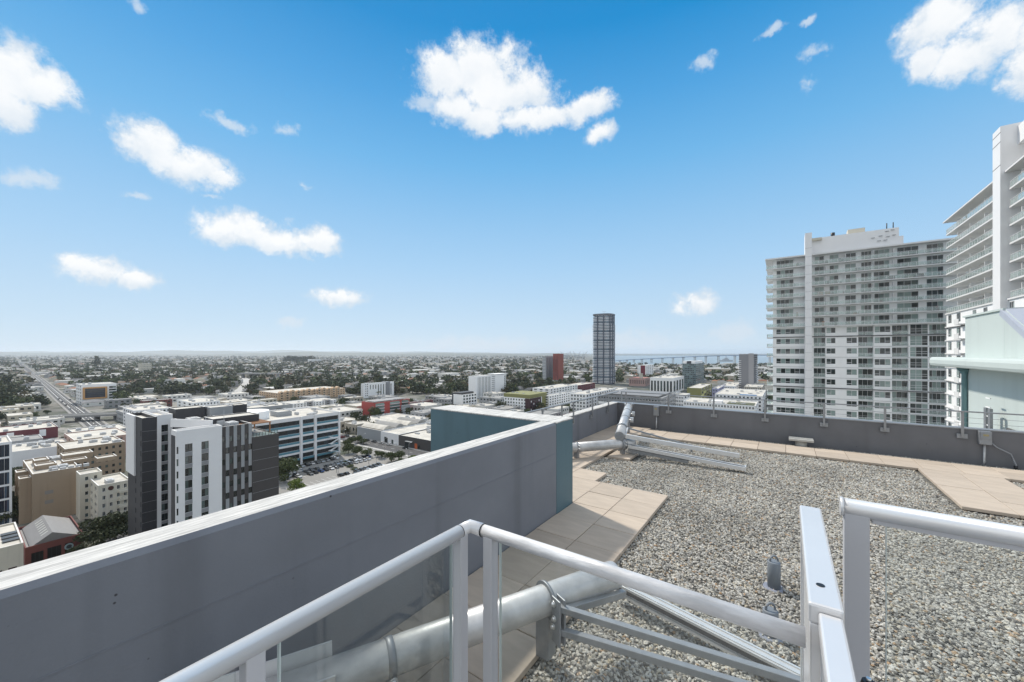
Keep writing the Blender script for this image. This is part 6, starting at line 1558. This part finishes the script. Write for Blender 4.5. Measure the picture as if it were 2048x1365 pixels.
for _ in range(15000):
    px = rs.uniform(-1100, 1560); py = 712.5 + 100 * rs.random() ** 1.9
    if px > 1150 and py > 768: continue
    if px > 250 and py > 788: continue
    cand.append((py, px))
cand.sort(reverse=True)
for (py, px) in cand:
    if on_water(px, py): continue
    p = PZ(px, py)
    if p.y > 6500: continue
    ki = rs.choices(range(6), (5, 4, 4, 2, 4, 2))[0]; r = HM[ki][4] * .74
    if not free(p, r) or on_road(p): continue
    if p.y < 1500 and not spaced(p, r): continue
    if nh < 300 and px > -60:
        lab, m1, m2, m3, _ = HM[ki]
        t = thing('house', lab + ' in the hillside suburb', 'house', p, RZ + rs.choice((0, 1, 2, 3)) * math.pi / 2 + rs.uniform(-.06, .06), lab.replace('house', 'houses', 1) + ' in the suburb')
        s = rs.uniform(.9, 1.4); t.scale = (s, s, s)
        put('wall', m1, t, (0, 0, 0)); put('roof', m2, t, (0, 0, 0)); nh += 1
        if nh < 110:
            wo = t.children[0]
            for (wx, wy, wz, wr) in m3: put('window', HWIN, wo, (wx, wy, wz), wr)
    else: far_pts.append((p, ki))
# houses too many and too small to single out
def far_town():
    groups = {}
    for (p, ki) in far_pts:
        groups.setdefault(KINDS[ki][6:8], []).append((p, ki))
    mb = MB(); ms = HW + HR + [ROOF_W]
    for (p, ki) in far_pts:
        lab, w, l, h, rh, hip, wi, ri = KINDS[ki]; s = rs.uniform(.95, 1.55); big = rs.random() < (.16 if p.x < 600 else .5)
        w, l, h, rh = w * s, l * s, h * s, rh * s
        if big: w *= 2.2; l *= 1.8; rh = .3; ri = 2; h = h * 1.2
        if rs.random() < .5: ux, uy = U, V
        else: ux, uy = V, -U
        c4 = [p + ux * sx * w / 2 + uy * sy * l / 2 for sx, sy in ((-1, -1), (1, -1), (1, 1), (-1, 1))]
        up = Vector((0, 0, h)); tp = Vector((0, 0, h + rh))
        for j in range(4): a, b_ = c4[j], c4[(j + 1) % 4]; mb.face([a, b_, b_ + up, a + up], wi)
        m0 = (c4[0] + c4[1]) / 2 + tp; m1 = (c4[2] + c4[3]) / 2 + tp
        mb.face([c4[1] + up, c4[2] + up, m1, m0], 4 + ri); mb.face([c4[3] + up, c4[0] + up, m0, m1], 4 + ri); mb.face([c4[0] + up, c4[1] + up, m0], wi); mb.face([c4[2] + up, c4[3] + up, m1], wi)
    tag(mb.build('distant_houses', ms), 'mass of small pale houses and sheds fading towards the horizon', 'houses', kind='stuff')
far_town()
# trees: the nearest as individuals, the rest as one mass
nt = 0; ft = []
cand = []
for _ in range(22000):
    px = rs.uniform(-1100, 1560); py = 711.5 + 108 * rs.random() ** 1.9
    if px > 1150 and (py > 766 or rs.random() < .45): continue
    if px > 250 and py > 790: continue
    cand.append((py, px))
for i in range(560):   # the wooded slopes
    cx, cy, sx, sy = rs.choice(((440, 742, 90, 7), (600, 762, 60, 8), (680, 770, 60, 7), (300, 742, 70, 6), (200, 735, 90, 5), (540, 765, 45, 6), (1000, 778, 60, 5), (900, 765, 40, 6)))
    cand.append((rs.gauss(cy, sy), rs.gauss(cx, sx)))
cand.sort(reverse=True)
for (py, px) in cand:
    if py < 711.5 or on_water(px, py): continue
    p = PZ(px, py)
    if not free(p, 1.5) or on_road(p, 24 if p.y < 1300 else 16) or p.y > 8000: continue
    if 125 < px < 245 and 792 < py < 832: continue
    if p.y < 1500 and not spaced(p, 2.6): continue
    if nt < 190 and px > -60: add_tree(rs.choices(('dark', 'mid', 'olive', 'tall'), (5, 4, 2, 1))[0], p, rs.uniform(1.0, 2.2)); nt += 1
    else: ft.append(p)
def far_trees():
    r = np.random.default_rng(3); n, K = len(ft), 26
    P = np.array([(p.x, p.y) for p in ft]); sz = r.uniform(1.0, 2.3, n); mi = r.choice(3, size=n, p=(.55, .3, .15))
    S = np.repeat(sz, K); N = n * K
    unit = lambda v: v / (np.linalg.norm(v, axis=1, keepdims=True) + 1e-9)
    dv = unit(r.normal(size=(N, 3))); rad = np.stack([4.6 * S, 4.6 * S, 3.8 * S], 1)
    q = np.concatenate([np.repeat(P, K, 0), (3.8 * S * 1.15)[:, None]], 1) + dv * rad * r.uniform(.55, 1.0, (N, 1))
    nrm = unit(dv + r.normal(size=(N, 3)) * .5); a = unit(np.cross(nrm, r.normal(size=(N, 3)))); b_ = np.cross(nrm, a) * .75
    L = (1.7 * S * r.uniform(.6, 1.3, N))[:, None]
    co = np.stack([q + a * L, q + b_ * L, q - a * L, q - b_ * L], 1).reshape(-1, 3)
    me = bpy.data.meshes.new('distant_trees'); me.vertices.add(N * 4); me.vertices.foreach_set('co', co.ravel().astype(np.float32))
    me.loops.add(N * 4); me.loops.foreach_set('vertex_index', np.arange(N * 4, dtype=np.int32))
    me.polygons.add(N); me.polygons.foreach_set('loop_start', np.arange(0, N * 4, 4, dtype=np.int32))
    for m_ in (LEAF_D, LEAF_M, LEAF_O): me.materials.append(m_)
    me.polygons.foreach_set('material_index', np.repeat(mi, K).astype(np.int32)); me.update(); me.validate()
    o = bpy.data.objects.new('distant_trees', me); COL.objects.link(o); tag(o, 'dark tree crowns scattered between the far houses', 'trees', kind='stuff')
far_trees()
# landmark on the skyline: wooded knoll with a white hall
kn = PD(600, 2600); t = thing('hall_building', 'white hilltop hall below a dark clump of trees on the skyline', 'building', PD(622, 2560), RZ)
Blk(t, 0, 70, 0, 40, 0, 22, WHITE, ROOF_W, {0: grid(70, 0, 22, 4, 9)}, units=0)
for i in range(16):
    a = add_tree('dark', PD(572 + 3.6 * i, 2650 + 30 * (i % 3)), 3.6 + 1.6 * math.sin(i * 1.3) ** 2); a['label'] = 'tall dark tree of the clump on the skyline knoll'; a['group'] = 'skyline knoll trees'
add_tree('tall', PZ(193, 738), 3.6)['label'] = 'lone tall pine standing above the roofs'
# far hills
def hills():
    mb = MB(); hm = mat('hill_scrub', (.12, .125, .09), .95, var=.35, scale=.002)
    for (d, z0, amp, seed) in ((9000, 62, 40, 1.0), (13000, 92, 60, 4.2), (17500, 128, 70, 7.7)):
        N = 90; rows = []
        for i in range(N + 1):
            x = -1.7 * d + 3.0 * d * i / N; f = x / d
            taper = max(0.0, min(1.0, (.32 - f) / .9)) * .85 + .15
            h = (z0 + amp * (math.sin(i * .41 + seed) * .5 + math.sin(i * 1.13 + seed * 2) * .3 + math.sin(i * .17 + seed) * .6)) * taper
            rows.append((x, h))
        for i in range(N):
            (xa, ha), (xb, hb) = rows[i], rows[i + 1]
            for (k0, k1, e0, e1) in ((0, .5, 0, .8), (.5, 1, .8, 1), (1, 1.6, 1, .4)):
                mb.face([(xa, d + 1500 * k0, ha * e0 - .5), (xb, d + 1500 * k0, hb * e0 - .5), (xb, d + 1500 * k1, hb * e1 - .5), (xa, d + 1500 * k1, ha * e1 - .5)], 0, True)
    tag(mb.build('hills', hm), kind='structure')
hills()
# haze: the air over the city
hz = MB(); hz.box(-21000, 21000, -2500, 20000, -1, 172); ho = hz.build('haze', mat('haze_air', (.8, .8, .8)))
tag(ho, 'thin pale haze over the city', 'haze', kind='stuff')
hm = bpy.data.materials.new('haze_volume'); hm.use_nodes = True; g = NT(hm.node_tree)
vol = g.n('ShaderNodeVolumePrincipled'); vol.inputs['Color'].default_value = (.84, .91, 1.0, 1); vol.inputs['Density'].default_value = .000052; vol.inputs['Anisotropy'].default_value = .5
o_ = g.n('ShaderNodeOutputMaterial'); g.t.links.new(vol.outputs[0], o_.inputs[1]); ho.data.materials[0] = hm
sc.cycles.volume_bounces = 1
